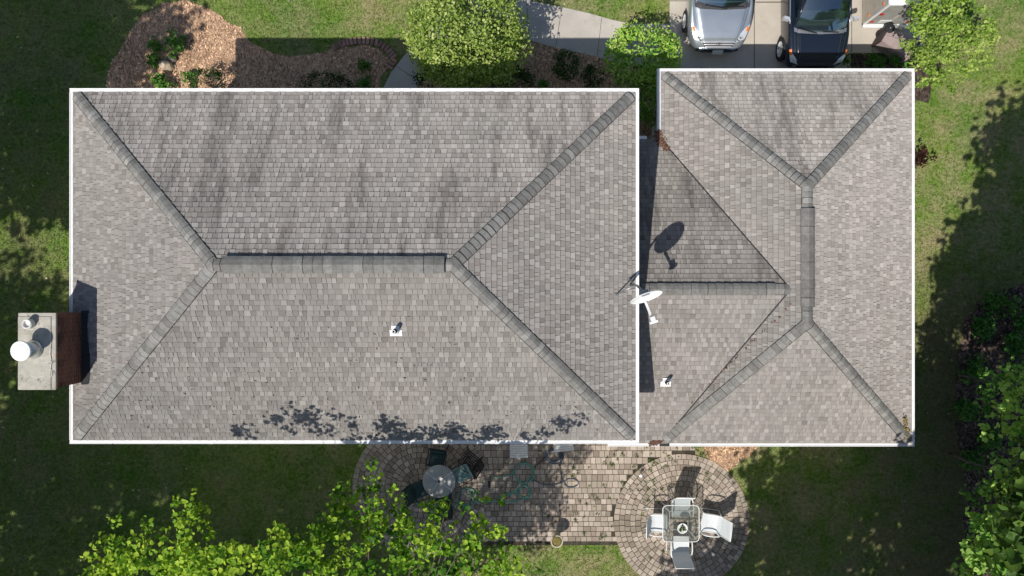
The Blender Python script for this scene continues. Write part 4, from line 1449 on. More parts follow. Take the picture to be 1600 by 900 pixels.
gt = empty("glass_table", (TX, TY, .03), label="square glass patio table with rounded corners among white chairs", cat="table")
def rsq(h, r, n=6):
    out = []
    for q, (sx, sy) in enumerate(((1, 1), (-1, 1), (-1, -1), (1, -1))):
        for k in range(n + 1):
            a = q * math.pi / 2 + k * math.pi / 2 / n
            out.append((sx * (h - r) + r * math.cos(a), sy * (h - r) + r * math.sin(a)))
    return out
mb = MB(); mb.slab(rsq(.515, .12), .690, .697); mb.build("tabletop", m_glass("patterned_glass", (.80, .83, .80), .32, (.16, .17, .16)), gt, False)
mb = MB(); mb.tube([(x, y, .694) for x, y in rsq(.525, .125)], .014, 8, closed=True); mb.build("rim", M['chairframe'], gt, False)
mb = MB(); mb.tube([(x, y, .42) for x, y in rsq(.27, .05)], .012, 8, closed=True); mb.build("stretcher_ring", M['chairframe'], gt, False)
for sx, sy in ((1, 1), (-1, 1), (-1, -1), (1, -1)):
    mb = MB(); mb.tube([(sx * .46, sy * .46, .68), (sx * .30, sy * .30, .55), (sx * .265, sy * .265, .4), (sx * .33, sy * .33, .15), (sx * .42, sy * .42, .0)], .014, 8); mb.build("leg", M['chairframe'], gt, False)
bx, by = P(1066, 825, .78)[:2]
fb = empty("flower_bowl", (bx, by, .73), label="small white bowl of plants on the glass table", cat="bowl")
mb = MB(); mb.lathe([(.07, 0), (.10, .01), (.145, .085), (.15, .09), (.135, .09), (.095, .03), (0, .03)], (0, 0, 0), 28); mb.build("bowl", m_white("white_ceramic", (.8, .8, .77), .1), fb, False)
cl = [(random.gauss(0, .04), random.gauss(0, .04), .09, .05, random.uniform(.2, .9)) for k in range(8)]
v, f, t = leaf_arrays(cl, 4000, .05, np.random.default_rng(5)); link_mesh("plant", v, f, M['leaf_dark'], fb, t)

# --- round table set
M['tabletop'] = pmat("grey_metal_tabletop", (.36, .36, .35), .35, .35, var=.15, scale=4, spec=.5)
M['teal'] = pmat("teal_cushion_fabric", (.030, .060, .062), .85, var=.25, scale=20)
M['paleteal'] = pmat("pale_teal_print", (.20, .30, .285), .85, var=.5, scale=16)
rt = empty("round_table", (*P(686, 752, .72)[:2], .03), label="round grey metal table on the shaded patio under branches", cat="table")
mb = MB(); mb.lathe([(0, .685), (.465, .685), (.475, .692), (.475, .702), (.462, .706), (.04, .7065), (.032, .7), (0, .7)], (0, 0, 0), 48); tt = mb.build("tabletop", M['tabletop'], rt, False)
mb = MB()
for a in (35, 145, 235, 325): mb.bar((.05 * math.cos(R(a)), .05 * math.sin(R(a)), .708), (.455 * math.cos(R(a)), .455 * math.sin(R(a)), .708), .012, .004)
mb.build("seam", M['offwhite'], tt, False)
mb = MB(); mb.lathe([(.03, .1), (.03, .685)], (0, 0, 0), 12); mb.lathe([(.035, .706), (.035, .72), (0, .722)], (0, 0, 0), 12); mb.build("post", M['blackmetal'], rt, False)
for k in range(4):
    a = R(45 + 90 * k); mb = MB(); mb.tube([(0.02 * math.cos(a), .02 * math.sin(a), .45), (.18 * math.cos(a), .18 * math.sin(a), .2), (.36 * math.cos(a), .36 * math.sin(a), .01)], .013, 8); mb.build("leg", M['blackmetal'], rt, False)


def iron_chair():
    o = empty("iron_chair", (0, 0, 0), label="x", cat="chair", group="black iron chairs on the patio")
    def lattice(mb, f, w, n, m, bw):
        for i in range(n + 1):
            u = -w + 2 * w * i / n
            mb.bar(f(u, 0), f(u, 1), bw, .006)
        for j in range(m + 1):
            t = j / m
            mb.bar(f(-w, t), f(w, t), bw, .006)
    mb = MB(); lattice(mb, lambda u, t: (u, .23 - .45 * t, .42 - .015 * t), .22, 7, 7, .026); mb.build("seat", M['blackmetal'], o, False)
    mb = MB(); lattice(mb, lambda u, t: (u, -.24 - .15 * t, .46 + .44 * t), .22, 7, 6, .026); mb.tube([(-.24, -.23, .42), (-.24, -.40, .9), (-.15, -.41, .94), (.15, -.41, .94), (.24, -.40, .9), (.24, -.23, .42)], .013, 8); mb.build("backrest", M['blackmetal'], o, False)
    for s in (-1, 1):
        mb = MB(); mb.tube([(s * .24, .22, .42), (s * .25, .25, 0)], .012, 8); mb.build("leg", M['blackmetal'], o, False)
        mb = MB(); mb.tube([(s * .24, -.23, .42), (s * .25, -.33, 0)], .012, 8); mb.build("leg", M['blackmetal'], o, False)
        mb = MB(); mb.tube([(s * .25, .2, .42), (s * .28, .2, .62), (s * .28, 0, .64), (s * .25, -.3, .63)], .013, 8); mb.build("armrest", M['blackmetal'], o, False)
    return o


ic = iron_chair()
ic_spots = (((683, 717, 172), "black iron chair above the round table holding a dark teal cushion", 'teal', "dark teal cushion on the chair above the round table"), ((721, 739, 118), "black iron chair right of the round table with pale printed cushion", 'paleteal', "pale teal printed cushion right of the round table"), ((657, 764, -70), "black iron chair left of the round table with lattice back", 'teal', "dark teal cushion on the chair left of the round table"), ((693, 782, 8), "black iron chair below the round table, half under leaves", 'teal', "dark teal cushion on the chair below the round table"), ((733, 719, 55), "bare black lattice iron chair standing apart near the eave", None, None))
for i, ((px, py, a), lab, cm, clab) in enumerate(ic_spots):
    c = ic if i == 0 else copy_tree(ic)
    x, y, _ = P(px, py, .42)
    c.location = (x, y, .03); c.rotation_euler = (0, 0, R(a)); c['label'] = lab
    if cm:
        mb = MB()
        n = 8
        Mr = Matrix.Rotation(R(a), 3, 'Z')
        def cush(l0, l1, zf_, yf):
            for lay in (0, 1):
                g = []
                for i2 in range(n + 1):
                    for j2 in range(n + 1):
                        u = -1 + 2 * i2 / n; v = -1 + 2 * j2 / n
                        bulge = (1 - u ** 4) * (1 - v ** 4)
                        p0, nv = yf(v)
                        q = Vector((u * .225, *p0)) + Vector((0, *nv)) * ((.02 + .035 * bulge) if lay else 0.006)
                        q = Mr @ q
                        g.append((q.x + x, q.y + y, q.z + .03))
                mb.raw(g, [(i2 * (n + 1) + j2, (i2 + 1) * (n + 1) + j2, (i2 + 1) * (n + 1) + j2 + 1, i2 * (n + 1) + j2 + 1) for i2 in range(n) for j2 in range(n)], .5, True)
        cush(0, 0, 0, lambda v: ((.0 + .225 * v, .43), (0, 1)))
        cush(0, 0, 0, lambda v: ((-.30 - .06 * v, .66 + .19 * v), (.95, .3)))
        put(mb.build("seat_cushion", M[cm], None), clab, "cushion", "cushions on the iron chairs")

# --- white slatted benches under the eave
def slat_bench(px, py, rz, w, d, n, label):
    x, y, _ = P(px, py, .46)
    o = empty("slatted_bench", (x, y, .03), R(rz), label, "bench", "white slatted benches by the house wall")
    mb = MB()
    for k in range(n): mb.box((0, -d / 2 + d * (k + .5) / n, .44), (w, d / n - .012, .022))
    mb.build("seat", M['chairframe'], o, False)
    mb = MB()
    for s in (-1, 1): mb.box((s * (w / 2 - .03), 0, .40), (.04, d - .02, .05))
    mb.build("frame", M['chairframe'], o, False)
    for sx in (-1, 1):
        for sy in (-1, 1):
            mb = MB(); mb.box((sx * (w / 2 - .03), sy * (d / 2 - .03), .2), (.045, .045, .40)); mb.build("leg", M['chairframe'], o, False)
slat_bench(810.5, 703, 0, .52, .46, 7, "white slatted bench peeking from the eave near the green hose")
slat_bench(880, 693, 6, .58, .46, 7, "white slatted bench mostly hidden by the eave at the dark cable coil")

# --- hoses and cables
def smooth(pts, sub=6):
    pts = [Vector(p) for p in pts]
    out = []
    for i in range(len(pts) - 1):
        p0, p1, p2, p3 = pts[max(i - 1, 0)], pts[i], pts[i + 1], pts[min(i + 2, len(pts) - 1)]
        for k in range(sub):
            t = k / sub
            out.append(.5 * ((2 * p1) + (p2 - p0) * t + (2 * p0 - 5 * p1 + 4 * p2 - p3) * t * t + (3 * p1 - p0 - 3 * p2 + p3) * t ** 3))
    out.append(pts[-1])
    return out
def ring(cx, cy, r, a0, a1, n=12, sq=1.0):
    return [(cx + r * math.cos(R(a0 + (a1 - a0) * i / n)), cy - r * sq * math.sin(R(a0 + (a1 - a0) * i / n))) for i in range(n + 1)]
def hose(name, px_pts, r, mat, label, cat, zs=.045, group=None):
    rg = random.Random(len(px_pts))
    mb = MB()
    mb.tube(smooth([(*P(x, y)[:2], zs + rg.uniform(0, .018)) for x, y in px_pts]), r, 7)
    put(mb.build(name, mat), label, cat, group)
M['hose'] = pmat("green_hose", (.10, .33, .25), .35, var=.15, spec=.5)
M['cable'] = pmat("grey_blue_cable", (.085, .10, .135), .5)
M['palecable'] = pmat("pale_cable", (.34, .34, .32), .5)
hose("garden_hose", [(640, 775), (660, 790), (690, 790), (716, 786)] + ring(730, 776, 15, 200, 560, 14, .95) + ring(727, 777, 11, 200, 420, 8) + [(745, 783), (775, 782), (800, 783), (812, 780)] + ring(820, 768, 9.5, -60, 200, 8) + [(806, 767), (818, 757), (828, 745)] + ring(818, 738, 14.5, -20, 250, 10) + [(806, 746), (818, 756), (826, 762)] + ring(819, 769, 8, 30, -180, 8) + [(805, 768), (790, 775)], .017, M['hose'], "green garden hose looping across the shaded patio", "hose")
hose("garden_hose", [(768, 745), (785, 744), (797, 741)] + ring(819, 738, 15.5, 160, -120, 12) + [(806, 765), (790, 772), (778, 778)], .017, M['hose'], "second green hose lying over the first, ending near the eave", "hose", .07)
pts = []
rg = random.Random(4)
for k in range(7):
    pts += ring(865 + rg.uniform(-2, 2), 712 + rg.uniform(-2, 2), 12.5 + rg.uniform(-3, 2), k * 360, k * 360 + 335, 11, .85)
pts += [(874, 725), (876, 738), (878, 748), (884, 757)] + ring(892, 754, 11, 200, 520, 12, .6) + [(880, 752), (868, 756), (850, 756), (835, 750), (830, 746)]
hose("cable_coil", pts, .015, M['cable'], "dark bluish cable coil with a loose loop on the patio", "cable")
hose("cable", [(862, 697), (850, 715), (843, 722), (835, 730)], .009, M['blackmetal'], "thin dark cord running from the coil to the hose", "cable")
hose("cable", ring(842, 697, 10, 180, 380, 10), .009, M['palecable'], "pale cord loop just below the eave", "cable")
hose("cable", [(829, 697), (829, 712), (828, 728)], .008, M['palecable'], "thin pale cord hanging straight out from the eave", "cable")
hose("stick", [(842, 792), (850, 781), (860, 771)], .008, M['palecable'], "thin pale stick lying on the sunny pavers", "stick")

# --- urn and garden lights
ux, uy, _ = P(870, 845, .5)
urn = empty("garden_urn", (ux, uy, .03), label="pale round urn planter with dry soil at the patio edge", cat="planter")
M['urn'] = pmat("cast_urn", (.42, .37, .28), .8, var=.2, bump=.3)
mb = MB(); mb.lathe([(.13, 0), (.13, .03), (.07, .07), (.05, .16), (.065, .24), (.12, .30), (.155, .42), (.165, .50), (.185, .515), (.185, .53), (.15, .53), (.145, .49), (.0, .49)], (0, 0, 0), 32); mb.build("pot", M['urn'], urn, False)
mb = MB(); mb.lathe([(0, .505), (.10, .503), (.148, .497)], (0, 0, 0), 20); mb.build("soil", pmat("mossy_soil", (.16, .135, .04), .95, var=.4, scale=20), urn, False)
gl = None
for px, py, lab in ((1001, 743, "small white garden light on the sunny pavers left of the table"), (1114, 866, "small white garden light on the shaded pavers right of the table")):
    if gl is None:
        gl = empty("garden_light", (0, 0, 0), label="x", cat="garden light", group="small white garden lights")
        mb = MB(); mb.lathe([(.012, 0), (.012, .18)], (0, 0, 0), 8); mb.build("stake", M['offwhite'], gl, False)
        mb = MB(); mb.lathe([(.03, .18), (.05, .2), (.045, .23), (.02, .24), (0, .24)], (0, 0, 0), 16); mb.build("lamp_head", M['dish'], gl, False)
        c = gl
    else: c = copy_tree(gl)
    c.location = (*P(px, py, .2)[:2], .02); c['label'] = lab

# ------------------------------------------------------------------ cars
def catmull(vals, xs, x):
    i = 0
    while i < len(xs) - 2 and x > xs[i + 1]: i += 1
    x0_, x1_ = xs[i], xs[i + 1]
    t = min(1, max(0, (x - x0_) / (x1_ - x0_)))
    p1, p2 = np.array(vals[i]), np.array(vals[i + 1])
    m1 = (p2 - np.array(vals[i - 1])) / (x1_ - xs[i - 1]) if i > 0 else (p2 - p1) / (x1_ - x0_)
    m2 = (np.array(vals[i + 2]) - p1) / (xs[i + 2] - x0_) if i + 2 < len(xs) else (p2 - p1) / (x1_ - x0_)
    h = x1_ - x0_
    t2, t3 = t * t, t ** 3
    return (2 * t3 - 3 * t2 + 1) * p1 + (t3 - 2 * t2 + t) * h * m1 + (-2 * t3 + 3 * t2) * p2 + (t3 - t2) * h * m2


class Loft:
    def __init__(self, st):
        self.y = [s[0] for s in st]
        self.sec = []
        for (_, zb, wb, wm, zm, ws, zs, wt, zt, c) in st:
            self.sec.append([(0, zb), (wb * .9, zb), (wb, zb + .06), (wm, zm), (ws, zs), (wt, zt), (wt * .88, zt + c * .35), (wt * .80, zt + c * .95), (0, zt + c)])

    def at(self, y, s):
        """s in 0..8 along the half section (0 bottom centre, 8 top centre)"""
        sg = -1 if s < 0 else 1
        s = abs(s)
        sec = catmull(self.sec, self.y, y)
        i = min(7, int(s)); t = s - i
        q = sec[i] * (1 - t) + sec[i + 1] * t
        if 2 <= i <= 6:
            q = catmull(list(sec), list(range(9)), s)
        return Vector((sg * q[0], y, q[1]))

    def nrm(self, y, s):
        e = .02
        a = self.at(y + e, s) - self.at(max(self.y[0], y - e), s)
        b = self.at(y, s + e) - self.at(y, s - e)
        n = a.cross(b)
        if n.length < 1e-9: return Vector((0, 0, 1))
        n.normalize()
        c = Vector((0, y, .45))
        return n if n.dot(self.at(y, s) - c) > 0 else -n

    def mesh(self, mb, ny=70, ns=6):
        ys_ = list(np.linspace(self.y[0], self.y[-1], ny))
        ss = sorted(set([round(i / ns, 4) for i in range(8 * ns + 1)]))
        full = [-s for s in ss[::-1]] + ss[1:]
        g = [[self.at(y, s) if s != 0 else self.at(y, 0) for s in full] for y in ys_]
        m = len(full)
        vs = [q for r_ in g for q in r_]
        fs = [(i * m + k, i * m + k + 1, (i + 1) * m + k + 1, (i + 1) * m + k) for i in range(len(ys_) - 1) for k in range(m - 1)]
        fs.append(tuple(range(m))); fs.append(tuple((len(ys_) - 1) * m + k for k in range(m))[::-1])
        mb.raw(vs, fs, .5, True)

    def patch(self, mb, y0, y1, s0, s1, off=.006, n=8, m=8, skew=None):
        vs = []
        for i in range(n + 1):
            for j in range(m + 1):
                s = s0 + (s1 - s0) * j / m
                a, b = (y0, y1) if skew is None else skew(s)
                y = a + (b - a) * i / n
                vs.append(self.at(y, s) + self.nrm(y, s) * off)
        mb.raw(vs, [(i * (m + 1) + j, (i + 1) * (m + 1) + j, (i + 1) * (m + 1) + j + 1, i * (m + 1) + j + 1) for i in range(n) for j in range(m)], .5, True)


def m_paint(name, col, metal, rough):
    t = NT(name)
    c = t.ramp(t.noise(2, 4), [(0.3, tuple(q * .93 for q in col)), (0.7, tuple(q * 1.05 for q in col))])
    r_ = t.ramp(t.noise(5, 5), [(.3, rough * .96), (.7, rough * 1.05)])
    sh = t.n("ShaderNodeBsdfPrincipled")
    t.l(c, sh.inputs["Base Color"]); t.l(r_, sh.inputs["Roughness"])
    sh.inputs["Metallic"].default_value = metal
    sh.inputs["Coat Weight"].default_value = .6
    sh.inputs["Coat Roughness"].default_value = .06
    return t.done(sh.outputs[0])


M['silver'] = m_paint("silver_paint", (.52, .565, .60), .78, .30)
M['navy'] = m_paint("dark_blue_paint", (.011, .017, .030), .3, .25)
M['trim'] = pmat("dark_grey_trim", (.05, .05, .052), .5)
M['chrome'] = pmat("bright_chrome", (.80, .81, .82), .35, .6, var=.05)
M['lamp'] = m_glass("headlamp_lens", (.9, .93, .95), .45, (.55, .58, .60))
M['reflector'] = pmat("lamp_reflector", (.82, .84, .86), .3, .55, var=.15, scale=25)
M['amber'] = pmat("amber_lens", (.75, .19, .03), .3, var=.1)
def m_carglass():
    t = NT("car_glass")
    tr = t.n("ShaderNodeBsdfTransparent"); tr.inputs[0].default_value = (.55, .70, .68, 1)
    gl = t.n("ShaderNodeBsdfGlossy"); gl.inputs["Roughness"].default_value = .03
    t.l(t.ramp(t.noise(3, 4), [(.3, (.62, .78, .86)), (.7, (.72, .86, .93))]), gl.inputs[0])
    mx = t.n("ShaderNodeMixShader"); mx.inputs[0].default_value = .30
    t.l(tr.outputs[0], mx.inputs[1]); t.l(gl.outputs[0], mx.inputs[2])
    return t.done(mx.outputs[0])


M['carglass'] = m_carglass()
M['tyre'] = pmat("tyre_rubber", (.022, .022, .023), .85)
M['seatcloth'] = pmat("grey_seat_cloth", (.34, .38, .37), .85)
M['interior'] = pmat("dark_interior", (.07, .08, .08), .85)
M['plate'] = pmat("pale_plate", (.62, .63, .62), .45)


def wheel(parent, x, y, r, side):
    w = empty("wheel", (x, y, r)); w.parent = parent
    Mr = Matrix.Rotation(R(90) * side, 3, 'Y')
    mb = MB(); mb.lathe([(r * .62, -.10), (r * .9, -.105), (r, -.07), (r, .06), (r * .93, .09), (r * .66, .095), (r * .64, .05)], (0, 0, 0), 36, .5, Mr); mb.build("tyre", M['tyre'], w, False)
    mb = MB(); mb.lathe([(r * .66, .085), (r * .62, .09), (r * .58, .05), (r * .2, .045), (r * .16, .075), (0, .08)], (0, 0, 0), 36, .2, Mr)
    for k in range(7):
        a = 2 * math.pi * k / 7
        p0 = Mr @ Vector((r * .15 * math.cos(a), r * .15 * math.sin(a), .07)); p1 = Mr @ Vector((r * .6 * math.cos(a), r * .6 * math.sin(a), .08))
        mb.bar(p0, p1, .05, .03, .5, (Mr @ Vector((0, 0, 1))))
    mb.build("rim", M['reflector'], w, False)


def cabin(o, L, paint, yb, yt, y2, y3, zb, zr_, wb, wt, loft_side=.0, seats=False):
    """windscreen base yb, roof front yt, roof rear y2, rear base y3"""
    zf = zb
    bl = [(-wb, yb + .16, zf), (-wb * .55, yb + .03, zf + .02), (0, yb, zf + .03), (wb * .55, yb + .03, zf + .02), (wb, yb + .16, zf)]
    tl = [(-wt, yt + .07, zr_ - .04), (-wt * .55, yt + .015, zr_ - .005), (0, yt, zr_), (wt * .55, yt + .015, zr_ - .005), (wt, yt + .07, zr_ - .04)]
    mb = MB()
    n = 6
    g = [[Vector(b) + (Vector(t) - Vector(b)) * (k / n) + Vector((0, -.05 * math.sin(math.pi * k / n), .03 * math.sin(math.pi * k / n))) for b, t in zip(bl, tl)] for k in range(n + 1)]
    mb.raw([q for r_ in g for q in r_], [(i * 5 + k, i * 5 + k + 1, (i + 1) * 5 + k + 1, (i + 1) * 5 + k) for i in range(n) for k in range(4)], .5, True)
    mb.build("windscreen", M['carglass'], o, False)
    mb = MB()
    fr = .055
    for s in (-1, 1):
        A = Vector((s * wb, yb + .16, zf)); B = Vector((s * wt, yt + .07, zr_ - .04))
        mid = A + (B - A) * .5 + Vector((s * .02, -.05, .03))
        mb.tube([A + Vector((s * .01, 0, -.02)), mid, B], [.035, .032, .035], 8)
    # roof skin
    ys_ = [yt, yt + .25, (yt + y2) / 2, y2 - .2, y2]
    hz = [0, .03, .045, .025, -.03]
    g = []
    for y_, h in zip(ys_, hz):
        e = .07 if y_ == yt else 0
        g.append([Vector((-wt - .01, y_ + e, zr_ - .045 + h)), Vector((-wt * .8, y_ + e * .6, zr_ - .005 + h)), Vector((0, y_, zr_ + .012 + h)), Vector((wt * .8, y_ + e * .6, zr_ - .005 + h)), Vector((wt + .01, y_ + e, zr_ - .045 + h))])
    mb.raw([q for r_ in g for q in r_], [(i * 5 + k, i * 5 + k + 1, (i + 1) * 5 + k + 1, (i + 1) * 5 + k) for i in range(4) for k in range(4)], .5, True)
    for s in (-1, 1):
        mb.tube([(s * wt, yt + .07, zr_ - .045), (s * (wt + .01), (yt + y2) / 2, zr_ + .0), (s * wt, y2, zr_ - .07)], .035, 8)
        mb.tube([(s * wt, y2, zr_ - .07), (s * wb, y3, zb)], .05, 8)
        ym = yb + (y3 - yb) * .47
        mb.tube([(s * (wb + .02), ym, zb), (s * (wt + .01), ym + .06, zr_ - .01)], .035, 8)
    mb.build("roof", paint, o, False)
    for s in (-1, 1):
        mb = MB()
        mb.poly([(s * (wb + .015), yb + .2, zb), (s * (wb + .015), y3 - .05, zb), (s * (wt + .005), y2, zr_ - .07), (s * (wt + .005), yt + .12, zr_ - .05)])
        mb.build("side_window", M['carglass'], o, False)
    mb = MB()
    mb.poly([(-wb, y3, zb), (wb, y3, zb), (wt, y2, zr_ - .07), (-wt, y2, zr_ - .07)]); mb.build("rear_window", M['carglass'], o, False)
    # inside
    mb = MB()
    mb.box((0, (yb + y3) / 2 + .1, zb - .12), (wb * 1.9, (y3 - yb) * .86, .04)); mb.box((0, yb + .40, zb - .02), (wb * 1.8, .42, .12))
    mb.build("dashboard", M['interior'], o, False)
    for s in (-1, 1):
        mb = MB()
        for (w_, d_, h_, z_, y_) in ((.46, .13, .62, zb + .10, 0), (.26, .09, .2, zb + .47, .03)):
            mb.box((s * .37, yt + .42 + y_, z_), (w_, d_, h_), Matrix.Rotation(R(-12), 3, 'X'), .5, .82)
        mb.build("seat", M['seatcloth'], o, False)


def car(name, loc, label, paint, st, wheel_r, wy, track, cab, scale_details):
    o = empty(name, loc, 0, label, "car")
    lf = Loft(st)
    mb = MB(); lf.mesh(mb); mb.build("body", paint, o, False)
    scale_details(o, lf)
    for s in (-1, 1):
        for y_ in wy:
            mb = MB()
            for k in range(17):
                a0, a1 = math.pi * k / 17, math.pi * (k + 1) / 17
                for r_a, r_b in ((0.0, wheel_r + .05),):
                    mb.poly([(s * (track - .02), y_, wheel_r), (s * (track - .02), y_ + r_b * math.cos(a0), wheel_r + r_b * math.sin(a0)), (s * (track - .02), y_ + r_b * math.cos(a1), wheel_r + r_b * math.sin(a1))])
            mb.build("wheel_arch", M['tyre'], o, False)
            wheel(o, s * (track - .075), y_, wheel_r, s)
    cabin(o, *cab)
    return o


# silver saloon
st = [(0.0, .26, .40, .50, .40, .46, .47, .36, .50, .015), (.05, .23, .52, .62, .42, .58, .52, .43, .555, .02), (.16, .21, .66, .73, .46, .69, .60, .51, .65, .02), (.30, .20, .76, .81, .50, .77, .68, .58, .73, .03), (.48, .19, .82, .87, .54, .83, .75, .645, .79, .04),
      (.70, .19, .85, .905, .57, .865, .82, .70, .85, .05), (.95, .19, .86, .915, .60, .88, .885, .76, .91, .05), (1.16, .19, .86, .915, .62, .88, .93, .80, .955, .045), (2.4, .19, .86, .915, .62, .88, .95, .80, .97, .03), (3.9, .19, .86, .91, .62, .87, .96, .78, .99, .03), (4.5, .24, .8, .87, .62, .83, .95, .72, .98, .03), (4.78, .3, .6, .72, .6, .68, .86, .58, .9, .02)]


def silver_details(o, lf):
    for s in (-1, 1):
        mb = MB(); lf.patch(mb, 0, 0, s * 4.15, s * 5.25, .006, 8, 8, lambda q: (.14 + (5.25 - abs(q)) * .10, .38 + (5.25 - abs(q)) * .24)); hl = mb.build("headlight", M['reflector'], o, False)
        mb = MB(); lf.patch(mb, 0, 0, s * 4.15, s * 4.5, .010, 5, 5, lambda q: (.44, .56)); mb.build("turn_signal", M['amber'], hl, False)
        for q, y_ in ((4.8, .28), (4.98, .22)):
            p = lf.at(y_, s * q); mb = MB(); mb.lathe([(0, .0), (.04, .006), (.05, .014), (.055, .012)], p + Vector((0, 0, .008)), 16); mb.build("bulb", M['chrome'], hl, False)
    mb = MB(); lf.patch(mb, .035, .17, -8, -5.5, .004); lf.patch(mb, .035, .17, 5.5, 8, .004); gr_ = mb.build("grille", M['trim'], o, False)
    mb = MB()
    for y_ in (.05, .105, .16):
        pts = [lf.at(y_, s * q) + Vector((0, 0, .012)) for s, q in [(-1, 5.65), (-1, 6.2), (-1, 7), (-1, 7.5), (1, 8), (1, 7.5), (1, 7), (1, 6.2), (1, 5.65)]]
        mb.tube(pts, .019, 6)
    mb.build("grille_bar", M['chrome'], gr_, False)
    # oval emblem with a slanted two-stroke letter
    c = lf.at(.11, 8) + Vector((0, -.01, .03))
    mb = MB(); mb.tube([c + Vector((.075 * math.cos(k * math.pi / 12), .038 * math.sin(k * math.pi / 12), .03 * math.sin(k * math.pi / 12))) for k in range(24)], .007, 6, closed=True)
    for dx_ in (-.026, .026): mb.bar(c + Vector((dx_ - .014, -.027, -.022)), c + Vector((dx_ + .014, .027, .022)), .014, .01)
    mb.bar(c + Vector((-.03, -.004, 0)), c + Vector((.03, .006, 0)), .012, .01)
    mb.build("emblem", M['trim'], gr_, False)
    mb = MB(); mb.tube([(-.62, .03, .40), (-.4, -.015, .40), (0, -.03, .40), (.4, -.015, .40), (.62, .03, .40)], .028, 8); mb.build("bumper", M['trim'], o, False)
    mb = MB(); mb.box((0.02, -.05, .42), (.31, .03, .15), Matrix.Rotation(R(-20), 3, 'X')); mb.build("licence_plate", M['plate'], o, False)
    mb = MB(); lf.patch(mb, 0, 0, -8, -5.05, .004, 4, 10, lambda q: (.97 + (8 - abs(q)) * .035, 1.15 + (8 - abs(q)) * .05)); lf.patch(mb, 0, 0, 5.05, 8, .004, 4, 10, lambda q: (.97 + (8 - abs(q)) * .035, 1.15 + (8 - abs(q)) * .05)); mb.build("cowl", M['trim'], o, False)
    for a, b in (((-.5, 1.10), (.12, .995)), ((.0, 1.02), (.6, 1.06))):
        mb = MB(); mb.bar((a[0], a[1], 1.02), (b[0], b[1], 1.01), .028, .02); mb.build("wiper", M['black'], o, False)
    for s in (-1, 1):
        mb = MB(); mb.box((s * 1.0, 1.6, 1.03), (.2, .12, .14), None, .5, .8); mb.build("wing_mirror", M['silver'], o, False)
    # shut line round the bonnet
    mb = MB()
    for s in (-1, 1): mb.tube([lf.at(y_, s * 5.12) + Vector((0, 0, .001)) for y_ in np.linspace(.26, 1.08, 14)], .0045, 4)
    mb.tube([lf.at(.235, s * q) + Vector((0, -.003, .001)) for s, q in [(-1, 5.12), (-1, 6), (-1, 7), (1, 8), (1, 7), (1, 6), (1, 5.12)]], .0045, 4)
    mb.build("bonnet_seam", M['trim'], o, False)


car("silver_car", (6.02, 6.98, 0), "silver car parked on the driveway, only its front in view", M['silver'], st, .325, (.90, 3.65), .92,
    (4.78, M['silver'], 1.03, 1.85, 3.3, 4.05, .965, 1.42, .74, .56), silver_details)

# dark blue car, steeper and shorter in the nose
st = [(0.0, .28, .52, .64, .45, .60, .56, .46, .60, .02), (.05, .25, .64, .74, .47, .70, .64, .55, .69, .02), (.15, .23, .74, .81, .52, .77, .76, .63, .81, .025), (.30, .22, .80, .85, .56, .82, .84, .68, .90, .035), (.6, .21, .83, .875, .60, .84, .91, .72, .965, .045), (.88, .21, .84, .88, .64, .85, .96, .75, 1.005, .045), (2.2, .21, .84, .88, .66, .85, 1.0, .78, 1.03, .02), (3.6, .21, .84, .88, .66, .85, 1.02, .78, 1.05, .02), (4.2, .3, .78, .84, .66, .8, 1.0, .72, 1.03, .02)]


